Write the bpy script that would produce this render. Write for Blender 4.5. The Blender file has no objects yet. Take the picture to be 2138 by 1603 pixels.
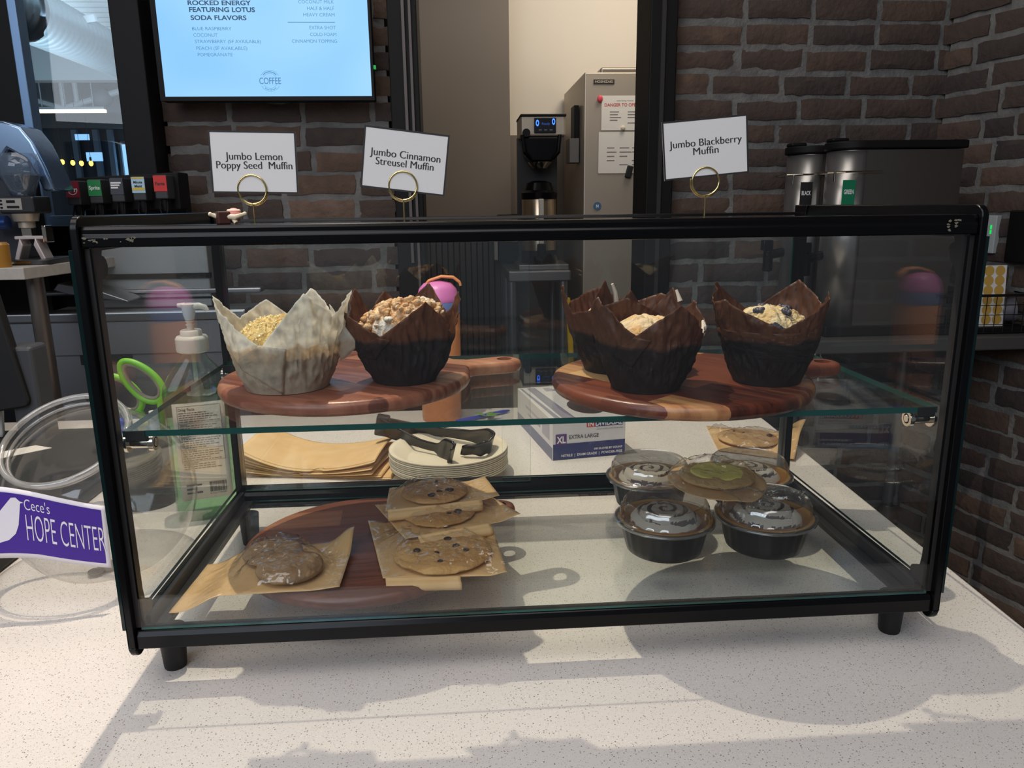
import bpy, bmesh, math, random
from mathutils import Vector, Matrix, noise

scene = bpy.context.scene
C = scene.collection
PI = math.pi
rnd = random.Random(7)

# ------------------------------------------------------------------ camera
# World: X to the right along the display case, Y away from the viewer, Z up;
# Z = 0 is the top of the serving counter, metres throughout.
cd = bpy.data.cameras.new('camera')
cam = bpy.data.objects.new('camera', cd)
C.objects.link(cam)
scene.camera = cam
cd.sensor_fit = 'HORIZONTAL'
cd.sensor_width = 36.0
cd.lens = 36.0 * 1584.8 / 2138.0
cd.clip_start = 0.02
yaw, pitch, roll = 0.0648, 0.2308, 0.0125
fw = Vector((math.sin(yaw) * math.cos(pitch), math.cos(yaw) * math.cos(pitch), -math.sin(pitch)))
rt = Vector((math.cos(yaw), -math.sin(yaw), 0))
dn = fw.cross(rt)
r2 = math.cos(roll) * rt + math.sin(roll) * dn
d2 = -math.sin(roll) * rt + math.cos(roll) * dn
cam.matrix_world = Matrix(((r2.x, -d2.x, -fw.x, -0.0768), (r2.y, -d2.y, -fw.y, -0.6898), (r2.z, -d2.z, -fw.z, 0.4615), (0, 0, 0, 1)))

# ------------------------------------------------------------------ world, lamps, exposure
w = bpy.data.worlds.new('world')
scene.world = w
w.use_nodes = True
bg = w.node_tree.nodes['Background']
bg.inputs[0].default_value = (0.80, 0.88, 1.0, 1)
bg.inputs[1].default_value = 0.12

def lamp(name, kind, loc, target, power, color, **kw):
    l = bpy.data.lights.new(name, kind)
    l.energy = power
    l.color = color
    for k, v in kw.items():
        setattr(l, k, v)
    o = bpy.data.objects.new(name, l)
    C.objects.link(o)
    o.location = loc
    o.rotation_euler = (Vector(target) - Vector(loc)).to_track_quat('-Z', 'Y').to_euler()
    return o

# ceiling track spot over the display case, unseen fill lamps added front left and overhead, back room ceiling light, window room light
lamp('track_spot', 'SPOT', (-0.41, 0.56, 1.86), (-0.05, 0.1, 0.0), 90, (1.0, 0.87, 0.69), spot_size=math.radians(95), spot_blend=0.6, shadow_soft_size=0.009)
lamp('front_fill_light', 'AREA', (-1.6, -2.3, 1.7), (0, 0.4, 0.1), 38, (0.80, 0.88, 1.0), shape='RECTANGLE', size=2.6, size_y=1.4)  # unseen area lamp added as cool fill from the front left
lamp('overhead_fill_light', 'AREA', (-0.45, -0.7, 2.0), (-0.1, -0.4, 0.0), 25, (1.0, 0.94, 0.93), shape='RECTANGLE', size=2.2, size_y=1.2)  # unseen area lamp added overhead to lift the ambient light on the counter
lamp('service_side_light', 'AREA', (-0.4, 1.15, 2.0), (-0.4, 1.2, 0.0), 10, (1.0, 0.93, 0.86), shape='RECTANGLE', size=2.2, size_y=0.5)
lamp('back_room_light', 'AREA', (0.75, 2.3, 1.75), (0.5, 3.2, 0.9), 11, (1.0, 0.90, 0.76), shape='RECTANGLE', size=0.6, size_y=0.6)
lamp('window_room_light', 'AREA', (-2.6, 4.0, 0.9), (-2.6, 4.6, 2.2), 62, (0.62, 0.82, 1.0), shape='RECTANGLE', size=2.5, size_y=2.0)

vs = scene.view_settings
vs.view_transform = 'Standard'
vs.look = 'None'
vs.gamma = 1
vs.use_curve_mapping = False
vs.exposure = 0.1
scene.cycles.transparent_max_bounces = 64
scene.cycles.max_bounces = 14
scene.cycles.glossy_bounces = 6

# ------------------------------------------------------------------ helpers
def tag(o, label=None, cat=None, group=None, kind=None):
    if label: o['label'] = label
    if cat: o['category'] = cat
    if group: o['group'] = group
    if kind: o['kind'] = kind
    return o

def thing(name, label, cat, loc=(0, 0, 0), rz=0.0, group=None):
    o = bpy.data.objects.new(name, None)
    o.empty_display_size = 0.02
    C.objects.link(o)
    o.location = loc
    o.rotation_euler = (0, 0, rz)
    return tag(o, label, cat, group)

def obj(name, bm, m, parent=None, smooth=35, bevel=0.0, seg=2, solid=0.0, sub=0, off=-1.0):
    bmesh.ops.recalc_face_normals(bm, faces=bm.faces[:]) if solid == 0 else None
    me = bpy.data.meshes.new(name)
    bm.to_mesh(me)
    bm.free()
    for mm in (m if isinstance(m, (list, tuple)) else [m]):
        me.materials.append(mm)
    if smooth:
        me.polygons.foreach_set('use_smooth', [True] * len(me.polygons))
        me.set_sharp_from_angle(angle=math.radians(smooth))
    o = bpy.data.objects.new(name, me)
    C.objects.link(o)
    if parent is not None:
        o.parent = parent
    if sub:
        s = o.modifiers.new('sub', 'SUBSURF'); s.levels = sub; s.render_levels = sub
    if solid:
        s = o.modifiers.new('thick', 'SOLIDIFY'); s.thickness = solid; s.offset = off
    if bevel:
        b = o.modifiers.new('bev', 'BEVEL'); b.width = bevel; b.segments = seg; b.limit_method = 'ANGLE'; b.angle_limit = math.radians(40)
    return o

def struct(name, bm, m, **kw):
    o = obj(name, bm, m, **kw)
    if kw.get('parent') is None:
        o['kind'] = 'structure'
    return o

def copy_tree(o, parent=None):
    c = o.copy()
    C.objects.link(c)
    if parent is not None:
        c.parent = parent
    for ch in list(o.children):
        copy_tree(ch, c)
    return c

def B(): return bmesh.new()

def box(bm, x0, x1, y0, y1, z0, z1, mi=0, M=None):
    vs_ = [Vector((x, y, z)) for x in (x0, x1) for y in (y0, y1) for z in (z0, z1)]
    if M is not None: vs_ = [M @ v for v in vs_]
    v = [bm.verts.new(p) for p in vs_]
    for f in ((0, 1, 3, 2), (4, 6, 7, 5), (0, 4, 5, 1), (2, 3, 7, 6), (0, 2, 6, 4), (1, 5, 7, 3)):
        bm.faces.new([v[i] for i in f]).material_index = mi
    return bm

def grid(bm, fn, nu, nv, cu=False, mi=0, mfn=None):
    rows = []
    for j in range(nv + 1):
        rows.append([bm.verts.new(fn(i / nu, j / nv)) for i in range(nu if cu else nu + 1)])
    n = nu
    for j in range(nv):
        for i in range(n):
            a, b = i, (i + 1) % nu if cu else i + 1
            f = bm.faces.new((rows[j][a], rows[j][b], rows[j + 1][b], rows[j + 1][a]))
            f.material_index = mfn((i + .5) / nu, (j + .5) / nv) if mfn else mi
    return rows

def lathe(bm, prof, seg=48, c=(0, 0, 0), mi=0, M=None, rfn=None, cap=True):
    rows = []
    for r, z in prof:
        row = []
        for i in range(seg):
            a = 2 * PI * i / seg
            rr = r * (rfn(a, r, z) if rfn else 1.0)
            p = Vector((c[0] + rr * math.cos(a), c[1] + rr * math.sin(a), c[2] + z))
            row.append(bm.verts.new(M @ p if M is not None else p))
        rows.append(row)
    for j in range(len(rows) - 1):
        for i in range(seg):
            k = (i + 1) % seg
            bm.faces.new((rows[j][i], rows[j][k], rows[j + 1][k], rows[j + 1][i])).material_index = mi
    if cap:
        if prof[0][0] > 1e-5: bm.faces.new(rows[0][::-1]).material_index = mi
        if prof[-1][0] > 1e-5: bm.faces.new(rows[-1]).material_index = mi
    return rows

def tube(bm, pts, r, seg=10, closed=False, mi=0, caps=True):
    pts = [Vector(p) for p in pts]
    n = len(pts)
    rows = []
    prevx = None
    for i, p in enumerate(pts):
        if closed:
            t = pts[(i + 1) % n] - pts[i - 1]
        else:
            t = pts[min(i + 1, n - 1)] - pts[max(i - 1, 0)]
        t.normalize()
        if prevx is None:
            up = Vector((0, 0, 1)) if abs(t.z) < 0.9 else Vector((1, 0, 0))
            x = t.cross(up).normalized()
        else:
            x = (prevx - t * prevx.dot(t)).normalized()
        prevx = x
        y = t.cross(x)
        rr = r[i] if isinstance(r, (list, tuple)) else r
        rows.append([bm.verts.new(p + rr * (math.cos(2 * PI * k / seg) * x + math.sin(2 * PI * k / seg) * y)) for k in range(seg)])
    m = n if closed else n - 1
    for j in range(m):
        a, b = rows[j], rows[(j + 1) % n]
        for k in range(seg):
            l = (k + 1) % seg
            bm.faces.new((a[k], a[l], b[l], b[k])).material_index = mi
    if caps and not closed:
        bm.faces.new(rows[0][::-1]).material_index = mi
        bm.faces.new(rows[-1]).material_index = mi
    return bm

def cyl(bm, p0, p1, r0, r1=None, seg=24, mi=0):
    return tube(bm, [p0, p1], [r0, r0 if r1 is None else r1], seg, mi=mi)

def prism(bm, poly, d0, d1, plane='XZ', mi=0, M=None):
    def P(a, b, d):
        p = {'XZ': (a, d, b), 'YZ': (d, a, b), 'XY': (a, b, d)}[plane]
        return M @ Vector(p) if M is not None else Vector(p)
    a = [bm.verts.new(P(x, y, d0)) for x, y in poly]
    b = [bm.verts.new(P(x, y, d1)) for x, y in poly]
    bm.faces.new(a).material_index = mi
    bm.faces.new(b[::-1]).material_index = mi
    for i in range(len(poly)):
        j = (i + 1) % len(poly)
        bm.faces.new((a[i], b[i], b[j], a[j])).material_index = mi
    return bm

def rrect(x0, x1, y0, y1, r, n=5, corners='1111'):
    pts = []
    for k, (cx, cy, a0) in enumerate(((x0 + r, y0 + r, PI), (x1 - r, y0 + r, 1.5 * PI), (x1 - r, y1 - r, 0), (x0 + r, y1 - r, .5 * PI))):
        if corners[k] == '1':
            pts += [(cx + r * math.cos(a0 + .5 * PI * i / n), cy + r * math.sin(a0 + .5 * PI * i / n)) for i in range(n + 1)]
        else:
            pts.append(((x0, y0), (x1, y0), (x1, y1), (x0, y1))[k])
    return pts

def arc(cx, cy, r, a0, a1, n=12):
    return [(cx + r * math.cos(a0 + (a1 - a0) * i / n), cy + r * math.sin(a0 + (a1 - a0) * i / n)) for i in range(n + 1)]

def sphere(bm, c, r, seg=16, rings=10, mi=0, sc=(1, 1, 1), M=None):
    def fn(u, v):
        a, b = 2 * PI * u, PI * (v - .5)
        p = Vector((c[0] + sc[0] * r * math.cos(b) * math.cos(a), c[1] + sc[1] * r * math.cos(b) * math.sin(a), c[2] + sc[2] * r * math.sin(b)))
        return M @ p if M is not None else p
    grid(bm, fn, seg, rings, cu=True, mi=mi)
    bmesh.ops.remove_doubles(bm, verts=bm.verts[:], dist=1e-6)
    return bm

def nz(x, y, z=0.0, s=1.0): return noise.noise(Vector((x * s, y * s, z * s)))
def fnz(x, y, z=0.0, s=1.0, o=4): return noise.fractal(Vector((x * s, y * s, z * s)), 1.0, 2.0, o)
def sm(a, b, x):
    t = min(1, max(0, (x - a) / (b - a)))
    return t * t * (3 - 2 * t)

def frame(xa, ya, o):
    """matrix whose x axis is xa, y axis ya, at o"""
    xa = Vector(xa).normalized()
    za = xa.cross(Vector(ya)).normalized()
    yb = za.cross(xa)
    return Matrix(((xa.x, yb.x, za.x, o[0]), (xa.y, yb.y, za.y, o[1]), (xa.z, yb.z, za.z, o[2]), (0, 0, 0, 1)))

def text_mesh(bm, s, h, M, x=0.0, y=0.0, w=None, align='LEFT', heavy=0.0, mi=0, fat=0.0, bend=None):
    """lettering with cap height h laid in the local XY plane of M; w squeezes it to a width"""
    cu = bpy.data.curves.new('t', 'FONT')
    cu.body = s
    cu.size = 1.0
    cu.resolution_u = 4
    cu.offset = heavy
    o = bpy.data.objects.new('t', cu)
    C.objects.link(o)
    dg = bpy.context.evaluated_depsgraph_get()
    me = bpy.data.meshes.new_from_object(o.evaluated_get(dg))
    xs = [v.co.x for v in me.vertices]
    if xs:
        x0, x1 = min(xs), max(xs)
        sc = h / 0.69
        sx = sc if w is None else w / (x1 - x0)
        ox = {'LEFT': -x0, 'RIGHT': -x1, 'CENTER': -(x0 + x1) / 2}[align]
        idx = []
        for v in me.vertices:
            lx, ly = x + (v.co.x + ox) * sx, y + v.co.y * sc
            p = Vector(bend(lx, ly)) if bend else Vector((lx, ly, 0))
            idx.append(bm.verts.new(M @ p))
        for p in me.polygons:
            try:
                bm.faces.new([idx[i] for i in p.vertices]).material_index = mi
            except ValueError:
                pass
    bpy.data.objects.remove(o)
    bpy.data.curves.remove(cu)
    bpy.data.meshes.remove(me)
    return bm

# ------------------------------------------------------------------ materials
def lin(c):
    return tuple(((v / 255) / 12.92 if v / 255 <= 0.04045 else ((v / 255 + 0.055) / 1.055) ** 2.4) for v in c) + (1,)

def newmat(name):
    m = bpy.data.materials.new(name)
    m.use_nodes = True
    nt = m.node_tree
    return m, nt, nt.nodes['Principled BSDF'], nt.nodes['Material Output']

def P(name, c, rough=0.5, metal=0.0, bump=None, var=None, spec=0.5, coat=0.0, emit=None, trl=0.0, aniso=None):
    m, nt, p, out = newmat(name)
    p.inputs['Base Color'].default_value = lin(c)
    p.inputs['Roughness'].default_value = rough
    p.inputs['Metallic'].default_value = metal
    p.inputs['Specular IOR Level'].default_value = spec
    p.inputs['Coat Weight'].default_value = coat
    p.inputs['Coat Roughness'].default_value = 0.1
    tc = nt.nodes.new('ShaderNodeTexCoord')
    if var:
        n = nt.nodes.new('ShaderNodeTexNoise')
        n.inputs['Scale'].default_value = var[0]
        n.inputs['Detail'].default_value = 5
        if len(var) > 3:
            mp = nt.nodes.new('ShaderNodeMapping')
            mp.inputs['Scale'].default_value = var[3]
            nt.links.new(tc.outputs['Object'], mp.inputs[0])
            nt.links.new(mp.outputs[0], n.inputs['Vector'])
        else:
            nt.links.new(tc.outputs['Object'], n.inputs['Vector'])
        r = nt.nodes.new('ShaderNodeValToRGB')
        r.color_ramp.elements[0].position = 0.35
        r.color_ramp.elements[1].position = 0.65
        r.color_ramp.elements[0].color = lin(c)
        r.color_ramp.elements[1].color = lin(var[1])
        nt.links.new(n.outputs['Fac'], r.inputs[0])
        nt.links.new(r.outputs[0], p.inputs['Base Color'])
    if bump:
        n = nt.nodes.new('ShaderNodeTexNoise')
        n.inputs['Scale'].default_value = bump[0]
        n.inputs['Detail'].default_value = 4
        nt.links.new(tc.outputs['Object'], n.inputs['Vector'])
        b = nt.nodes.new('ShaderNodeBump')
        b.inputs['Strength'].default_value = bump[1]
        b.inputs['Distance'].default_value = bump[2] if len(bump) > 2 else 0.002
        nt.links.new(n.outputs['Fac'], b.inputs['Height'])
        nt.links.new(b.outputs[0], p.inputs['Normal'])
    if emit:
        p.inputs['Emission Color'].default_value = lin(emit[0])
        p.inputs['Emission Strength'].default_value = emit[1]
    if trl:
        t = nt.nodes.new('ShaderNodeBsdfTranslucent')
        mx = nt.nodes.new('ShaderNodeMixShader')
        mx.inputs[0].default_value = trl
        if var: nt.links.new(r.outputs[0], t.inputs[0])
        else: t.inputs[0].default_value = lin(c)
        nt.links.new(p.outputs[0], mx.inputs[1])
        nt.links.new(t.outputs[0], mx.inputs[2])
        nt.links.new(mx.outputs[0], out.inputs[0])
    return m

def clear(name, tint=(0.975, 0.99, 0.985), f0=0.04, rough=0.0, bump=None, haze=0.0, hazec=(200, 200, 200), f1=1.0):
    """thin clear sheet: passes light straight through, reflects by Schlick's law"""
    m, nt, p, out = newmat(name)
    nt.nodes.remove(p)
    lw = nt.nodes.new('ShaderNodeLayerWeight')
    lw.inputs['Blend'].default_value = 0.5
    pw = nt.nodes.new('ShaderNodeMath'); pw.operation = 'POWER'; pw.inputs[1].default_value = 5
    ml = nt.nodes.new('ShaderNodeMath'); ml.operation = 'MULTIPLY_ADD'; ml.inputs[1].default_value = f1 - f0; ml.inputs[2].default_value = f0
    tr = nt.nodes.new('ShaderNodeBsdfTransparent'); tr.inputs[0].default_value = (*tint, 1)
    gl = nt.nodes.new('ShaderNodeBsdfGlossy'); gl.inputs['Roughness'].default_value = rough
    mx = nt.nodes.new('ShaderNodeMixShader')
    L = nt.links.new
    L(lw.outputs['Facing'], pw.inputs[0]); L(pw.outputs[0], ml.inputs[0]); L(ml.outputs[0], mx.inputs[0])
    src = tr.outputs[0]
    if haze:
        df = nt.nodes.new('ShaderNodeBsdfDiffuse'); df.inputs[0].default_value = lin(hazec)
        m2 = nt.nodes.new('ShaderNodeMixShader'); m2.inputs[0].default_value = haze
        L(tr.outputs[0], m2.inputs[1]); L(df.outputs[0], m2.inputs[2]); src = m2.outputs[0]
    L(src, mx.inputs[1]); L(gl.outputs[0], mx.inputs[2]); L(mx.outputs[0], out.inputs[0])
    if bump:
        tc = nt.nodes.new('ShaderNodeTexCoord')
        n = nt.nodes.new('ShaderNodeTexNoise'); n.inputs['Scale'].default_value = bump[0]; n.inputs['Detail'].default_value = 2
        b = nt.nodes.new('ShaderNodeBump'); b.inputs['Strength'].default_value = bump[1]; b.inputs['Distance'].default_value = bump[2]
        L(tc.outputs['Object'], n.inputs['Vector']); L(n.outputs['Fac'], b.inputs['Height'])
        L(b.outputs[0], gl.inputs['Normal'])
    return m

def counter_mat():
    m, nt, p, out = newmat('white_quartz')
    L = nt.links.new
    tc = nt.nodes.new('ShaderNodeTexCoord')
    p.inputs['Roughness'].default_value = 0.22
    col = None
    base = nt.nodes.new('ShaderNodeRGB'); base.outputs[0].default_value = lin((226, 219, 212)); col = base.outputs[0]
    for sc_, thr, rad, c in ((380, 0.62, 0.24, (150, 140, 134)), (720, 0.6, 0.28, (182, 172, 164)), (230, 0.86, 0.15, (116, 106, 100)), (420, 0.82, 0.28, (238, 234, 228))):
        v = nt.nodes.new('ShaderNodeTexVoronoi'); v.inputs['Scale'].default_value = sc_
        L(tc.outputs['Object'], v.inputs['Vector'])
        sp = nt.nodes.new('ShaderNodeSeparateColor'); L(v.outputs['Color'], sp.inputs[0])
        g = nt.nodes.new('ShaderNodeMath'); g.operation = 'GREATER_THAN'; g.inputs[1].default_value = thr; L(sp.outputs[0], g.inputs[0])
        l = nt.nodes.new('ShaderNodeMath'); l.operation = 'LESS_THAN'; l.inputs[1].default_value = rad; L(v.outputs['Distance'], l.inputs[0])
        mu = nt.nodes.new('ShaderNodeMath'); mu.operation = 'MULTIPLY'; L(g.outputs[0], mu.inputs[0]); L(l.outputs[0], mu.inputs[1])
        mx = nt.nodes.new('ShaderNodeMix'); mx.data_type = 'RGBA'
        L(mu.outputs[0], mx.inputs['Factor']); L(col, mx.inputs['A']); mx.inputs['B'].default_value = lin(c)
        col = mx.outputs['Result']
    L(col, p.inputs['Base Color'])
    return m

def brick_mat():
    m, nt, p, out = newmat('old_brick')
    L = nt.links.new
    at = nt.nodes.new('ShaderNodeAttribute'); at.attribute_name = 'tint'
    tc = nt.nodes.new('ShaderNodeTexCoord')
    n = nt.nodes.new('ShaderNodeTexNoise'); n.inputs['Scale'].default_value = 22; n.inputs['Detail'].default_value = 6
    L(tc.outputs['Object'], n.inputs['Vector'])
    ad = nt.nodes.new('ShaderNodeMath'); ad.operation = 'MULTIPLY_ADD'; ad.inputs[1].default_value = 0.55; 
    L(n.outputs['Fac'], ad.inputs[0]); 
    sb = nt.nodes.new('ShaderNodeMath'); sb.operation = 'SUBTRACT'; sb.inputs[1].default_value = 0.27
    L(at.outputs['Fac'], sb.inputs[0]); L(sb.outputs[0], ad.inputs[2])
    r = nt.nodes.new('ShaderNodeValToRGB')
    els = r.color_ramp.elements
    els[0].position = 0.0; els[0].color = lin((50, 45, 44))
    els[1].position = 1.0; els[1].color = lin((118, 98, 84))
    for pos, c in ((0.3, (68, 58, 54)), (0.55, (80, 65, 57)), (0.8, (96, 76, 64))):
        e = els.new(pos); e.color = lin(c)
    L(ad.outputs[0], r.inputs[0]); L(r.outputs[0], p.inputs['Base Color'])
    p.inputs['Roughness'].default_value = 0.9
    n2 = nt.nodes.new('ShaderNodeTexNoise'); n2.inputs['Scale'].default_value = 60; n2.inputs['Detail'].default_value = 6
    L(tc.outputs['Object'], n2.inputs['Vector'])
    b = nt.nodes.new('ShaderNodeBump'); b.inputs['Strength'].default_value = 0.8; b.inputs['Distance'].default_value = 0.006
    L(n2.outputs['Fac'], b.inputs['Height']); L(b.outputs[0], p.inputs['Normal'])
    return m

def wood_mat(name, ang, seed, cols, row=0.034, bw=0.15):
    m, nt, p, out = newmat(name)
    L = nt.links.new
    tc = nt.nodes.new('ShaderNodeTexCoord')
    mp = nt.nodes.new('ShaderNodeMapping'); mp.inputs['Rotation'].default_value = (0, 0, ang); mp.inputs['Location'].default_value = (seed * .37, seed * .21, 0.5)
    L(tc.outputs['Object'], mp.inputs[0])
    br = nt.nodes.new('ShaderNodeTexBrick')
    br.inputs['Color1'].default_value = (0, 0, 0, 1); br.inputs['Color2'].default_value = (1, 1, 1, 1)
    br.inputs['Mortar Size'].default_value = 0.0; br.inputs['Scale'].default_value = 1.0
    br.inputs['Brick Width'].default_value = bw; br.inputs['Row Height'].default_value = row
    br.offset = 0.43
    L(mp.outputs[0], br.inputs['Vector'])
    mp2 = nt.nodes.new('ShaderNodeMapping'); mp2.inputs['Scale'].default_value = (10, 110, 30)
    L(mp.outputs[0], mp2.inputs[0])
    n = nt.nodes.new('ShaderNodeTexNoise'); n.inputs['Scale'].default_value = 1.0; n.inputs['Detail'].default_value = 6; n.inputs['Distortion'].default_value = 0.6
    L(mp2.outputs[0], n.inputs['Vector'])
    ad = nt.nodes.new('ShaderNodeMath'); ad.operation = 'MULTIPLY_ADD'; ad.inputs[1].default_value = 0.55
    sp = nt.nodes.new('ShaderNodeSeparateColor'); L(br.outputs['Color'], sp.inputs[0])
    su = nt.nodes.new('ShaderNodeMath'); su.operation = 'SUBTRACT'; su.inputs[1].default_value = 0.27; L(sp.outputs[0], su.inputs[0])
    L(n.outputs['Fac'], ad.inputs[0]); L(su.outputs[0], ad.inputs[2])
    r = nt.nodes.new('ShaderNodeValToRGB'); els = r.color_ramp.elements
    els[0].position = 0.0; els[0].color = lin(cols[0]); els[1].position = 1.0; els[1].color = lin(cols[-1])
    for i, c in enumerate(cols[1:-1]):
        e = els.new((i + 1) / (len(cols) - 1)); e.color = lin(c)
    L(ad.outputs[0], r.inputs[0]); L(r.outputs[0], p.inputs['Base Color'])
    p.inputs['Roughness'].default_value = 0.33
    b = nt.nodes.new('ShaderNodeBump'); b.inputs['Strength'].default_value = 0.35; b.inputs['Distance'].default_value = 0.001
    L(n.outputs['Fac'], b.inputs['Height']); L(b.outputs[0], p.inputs['Normal'])
    return m

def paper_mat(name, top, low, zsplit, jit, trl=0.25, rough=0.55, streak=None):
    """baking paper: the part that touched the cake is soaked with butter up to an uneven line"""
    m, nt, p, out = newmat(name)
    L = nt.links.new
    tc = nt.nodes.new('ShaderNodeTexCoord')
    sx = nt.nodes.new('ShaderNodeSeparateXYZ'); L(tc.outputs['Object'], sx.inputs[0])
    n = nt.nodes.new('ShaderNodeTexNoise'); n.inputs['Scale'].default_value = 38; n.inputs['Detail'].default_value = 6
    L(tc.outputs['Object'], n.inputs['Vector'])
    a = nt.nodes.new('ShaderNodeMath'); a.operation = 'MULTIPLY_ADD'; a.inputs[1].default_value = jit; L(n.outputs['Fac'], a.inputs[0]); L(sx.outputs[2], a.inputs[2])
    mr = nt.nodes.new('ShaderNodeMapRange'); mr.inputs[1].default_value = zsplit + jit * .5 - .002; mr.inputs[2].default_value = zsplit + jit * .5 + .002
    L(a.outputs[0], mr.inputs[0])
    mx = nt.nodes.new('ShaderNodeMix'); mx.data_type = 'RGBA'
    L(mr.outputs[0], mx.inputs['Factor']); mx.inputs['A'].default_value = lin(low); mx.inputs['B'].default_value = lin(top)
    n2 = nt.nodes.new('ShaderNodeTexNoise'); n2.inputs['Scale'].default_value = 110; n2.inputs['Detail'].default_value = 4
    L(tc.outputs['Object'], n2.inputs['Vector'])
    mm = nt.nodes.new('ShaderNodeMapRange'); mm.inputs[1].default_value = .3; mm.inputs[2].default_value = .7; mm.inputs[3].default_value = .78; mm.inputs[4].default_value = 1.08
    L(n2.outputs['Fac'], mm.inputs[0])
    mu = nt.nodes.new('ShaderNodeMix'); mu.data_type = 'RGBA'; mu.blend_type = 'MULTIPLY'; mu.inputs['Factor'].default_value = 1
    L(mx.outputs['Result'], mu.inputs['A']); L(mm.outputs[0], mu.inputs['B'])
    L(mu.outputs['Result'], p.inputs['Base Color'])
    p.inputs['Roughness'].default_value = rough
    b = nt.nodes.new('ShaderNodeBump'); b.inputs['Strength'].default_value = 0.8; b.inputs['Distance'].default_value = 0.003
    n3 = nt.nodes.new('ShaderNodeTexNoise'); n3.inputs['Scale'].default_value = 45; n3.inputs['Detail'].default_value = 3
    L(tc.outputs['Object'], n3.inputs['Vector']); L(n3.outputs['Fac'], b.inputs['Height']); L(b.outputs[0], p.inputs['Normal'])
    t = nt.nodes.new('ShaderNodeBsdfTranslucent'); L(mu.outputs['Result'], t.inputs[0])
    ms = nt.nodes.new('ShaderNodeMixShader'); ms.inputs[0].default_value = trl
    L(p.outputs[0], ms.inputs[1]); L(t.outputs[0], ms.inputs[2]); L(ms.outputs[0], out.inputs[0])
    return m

def cake_mat(name, c0, c1, c2=None, grit=160, sc=40):
    m = P(name, c0, 0.75, bump=(grit, 0.9, 0.004), var=(sc, c1))
    if c2:
        nt = m.node_tree; L = nt.links.new
        p = nt.nodes['Principled BSDF']
        src = p.inputs['Base Color'].links[0].from_socket
        tc = nt.nodes.new('ShaderNodeTexCoord')
        n = nt.nodes.new('ShaderNodeTexNoise'); n.inputs['Scale'].default_value = 30; n.inputs['Detail'].default_value = 3; n.inputs['Distortion'].default_value = 1
        L(tc.outputs['Object'], n.inputs['Vector'])
        mr = nt.nodes.new('ShaderNodeMapRange'); mr.inputs[1].default_value = .56; mr.inputs[2].default_value = .6
        L(n.outputs['Fac'], mr.inputs[0])
        mx = nt.nodes.new('ShaderNodeMix'); mx.data_type = 'RGBA'
        L(mr.outputs[0], mx.inputs['Factor']); L(src, mx.inputs['A']); mx.inputs['B'].default_value = lin(c2)
        L(mx.outputs['Result'], p.inputs['Base Color'])
    return m

GLASS = clear('pane_glass', tint=(0.985, 0.996, 0.99))
EDGE2 = P('side_glass_edge', (5, 30, 30), 0.15, spec=0.4)
EDGE = P('cut_glass_edge', (8, 72, 66), 0.12, spec=0.5)
PLASTIC = clear('clear_plastic', tint=(0.965, 0.97, 0.97), f0=0.15, rough=0.09, f1=1.0, haze=0.04, hazec=(230, 230, 230))
FILM = clear('crinkled_film', tint=(0.975, 0.975, 0.97), f0=0.10, rough=0.07, bump=(48, 1.0, 0.006), haze=0.015)
JARMAT = clear('jar_plastic', tint=(0.95, 0.955, 0.95), f0=0.08, rough=0.06, haze=0.07, hazec=(200, 196, 190))
BLACK = P('black_gloss_paint', (7, 7, 9), 0.24, spec=0.22)
BLACKM = P('black_matte', (12, 12, 13), 0.6, spec=0.25)
RUBBER = P('black_rubber', (13, 13, 14), 0.6)
CHARC = P('charcoal_metal', (46, 43, 42), 0.45, metal=0.2)
CHROME = P('chrome', (215, 205, 190), 0.12, metal=1.0)
STEEL = P('brushed_steel', (150, 150, 152), 0.34, metal=1.0, bump=(300, 0.05))
STEELW = P('warm_steel', (182, 170, 154), 0.42, metal=0.55)
GOLD = P('gold_wire', (220, 198, 140), 0.18, metal=1.0)
COUNTER = counter_mat()
BRICK = brick_mat()
MORTAR = P('mortar', (122, 120, 117), 0.95, bump=(90, 0.8, 0.005), var=(18, (100, 98, 96)))
KRAFT = P('kraft_paper', (238, 202, 148), 0.7, var=(30, (230, 190, 134)), bump=(60, 0.15), trl=0.12)
KRAFT2 = P('kraft_bag_paper', (244, 206, 150), 0.7, var=(25, (236, 194, 136)), bump=(50, 0.2), trl=0.15)
WHITE = P('white_card', (232, 228, 224), 0.6)
INK = P('dark_ink', (40, 38, 38), 0.6)
WHITEINK = P('white_ink', (240, 238, 240), 0.5)

# ================================================================== the room
FLOOR = -0.95
CEIL = 2.05
DARKWALL = P('black_column_paint', (15, 15, 17), 0.6, spec=0.25)
GREYWALL = P('grey_wall_paint', (122, 112, 102), 0.7)
WHITEWALL = P('cream_wall_paint', (226, 216, 200), 0.7)
PANELM = P('ribbed_panel', (74, 70, 68), 0.5)
FLOORM = P('concrete_floor', (92, 88, 84), 0.6, var=(3, (80, 77, 74)))
CEILM = P('painted_ceiling', (120, 118, 116), 0.9)

bm = B(); box(bm, -6, 3.5, -2.6, 10, FLOOR - .05, FLOOR); struct('floor', bm, FLOORM, smooth=0)
bm = B(); box(bm, -3.2, 3.0, -0.6, 1.66, CEIL, CEIL + .05); struct('ceiling', bm, CEILM, smooth=0)

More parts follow.
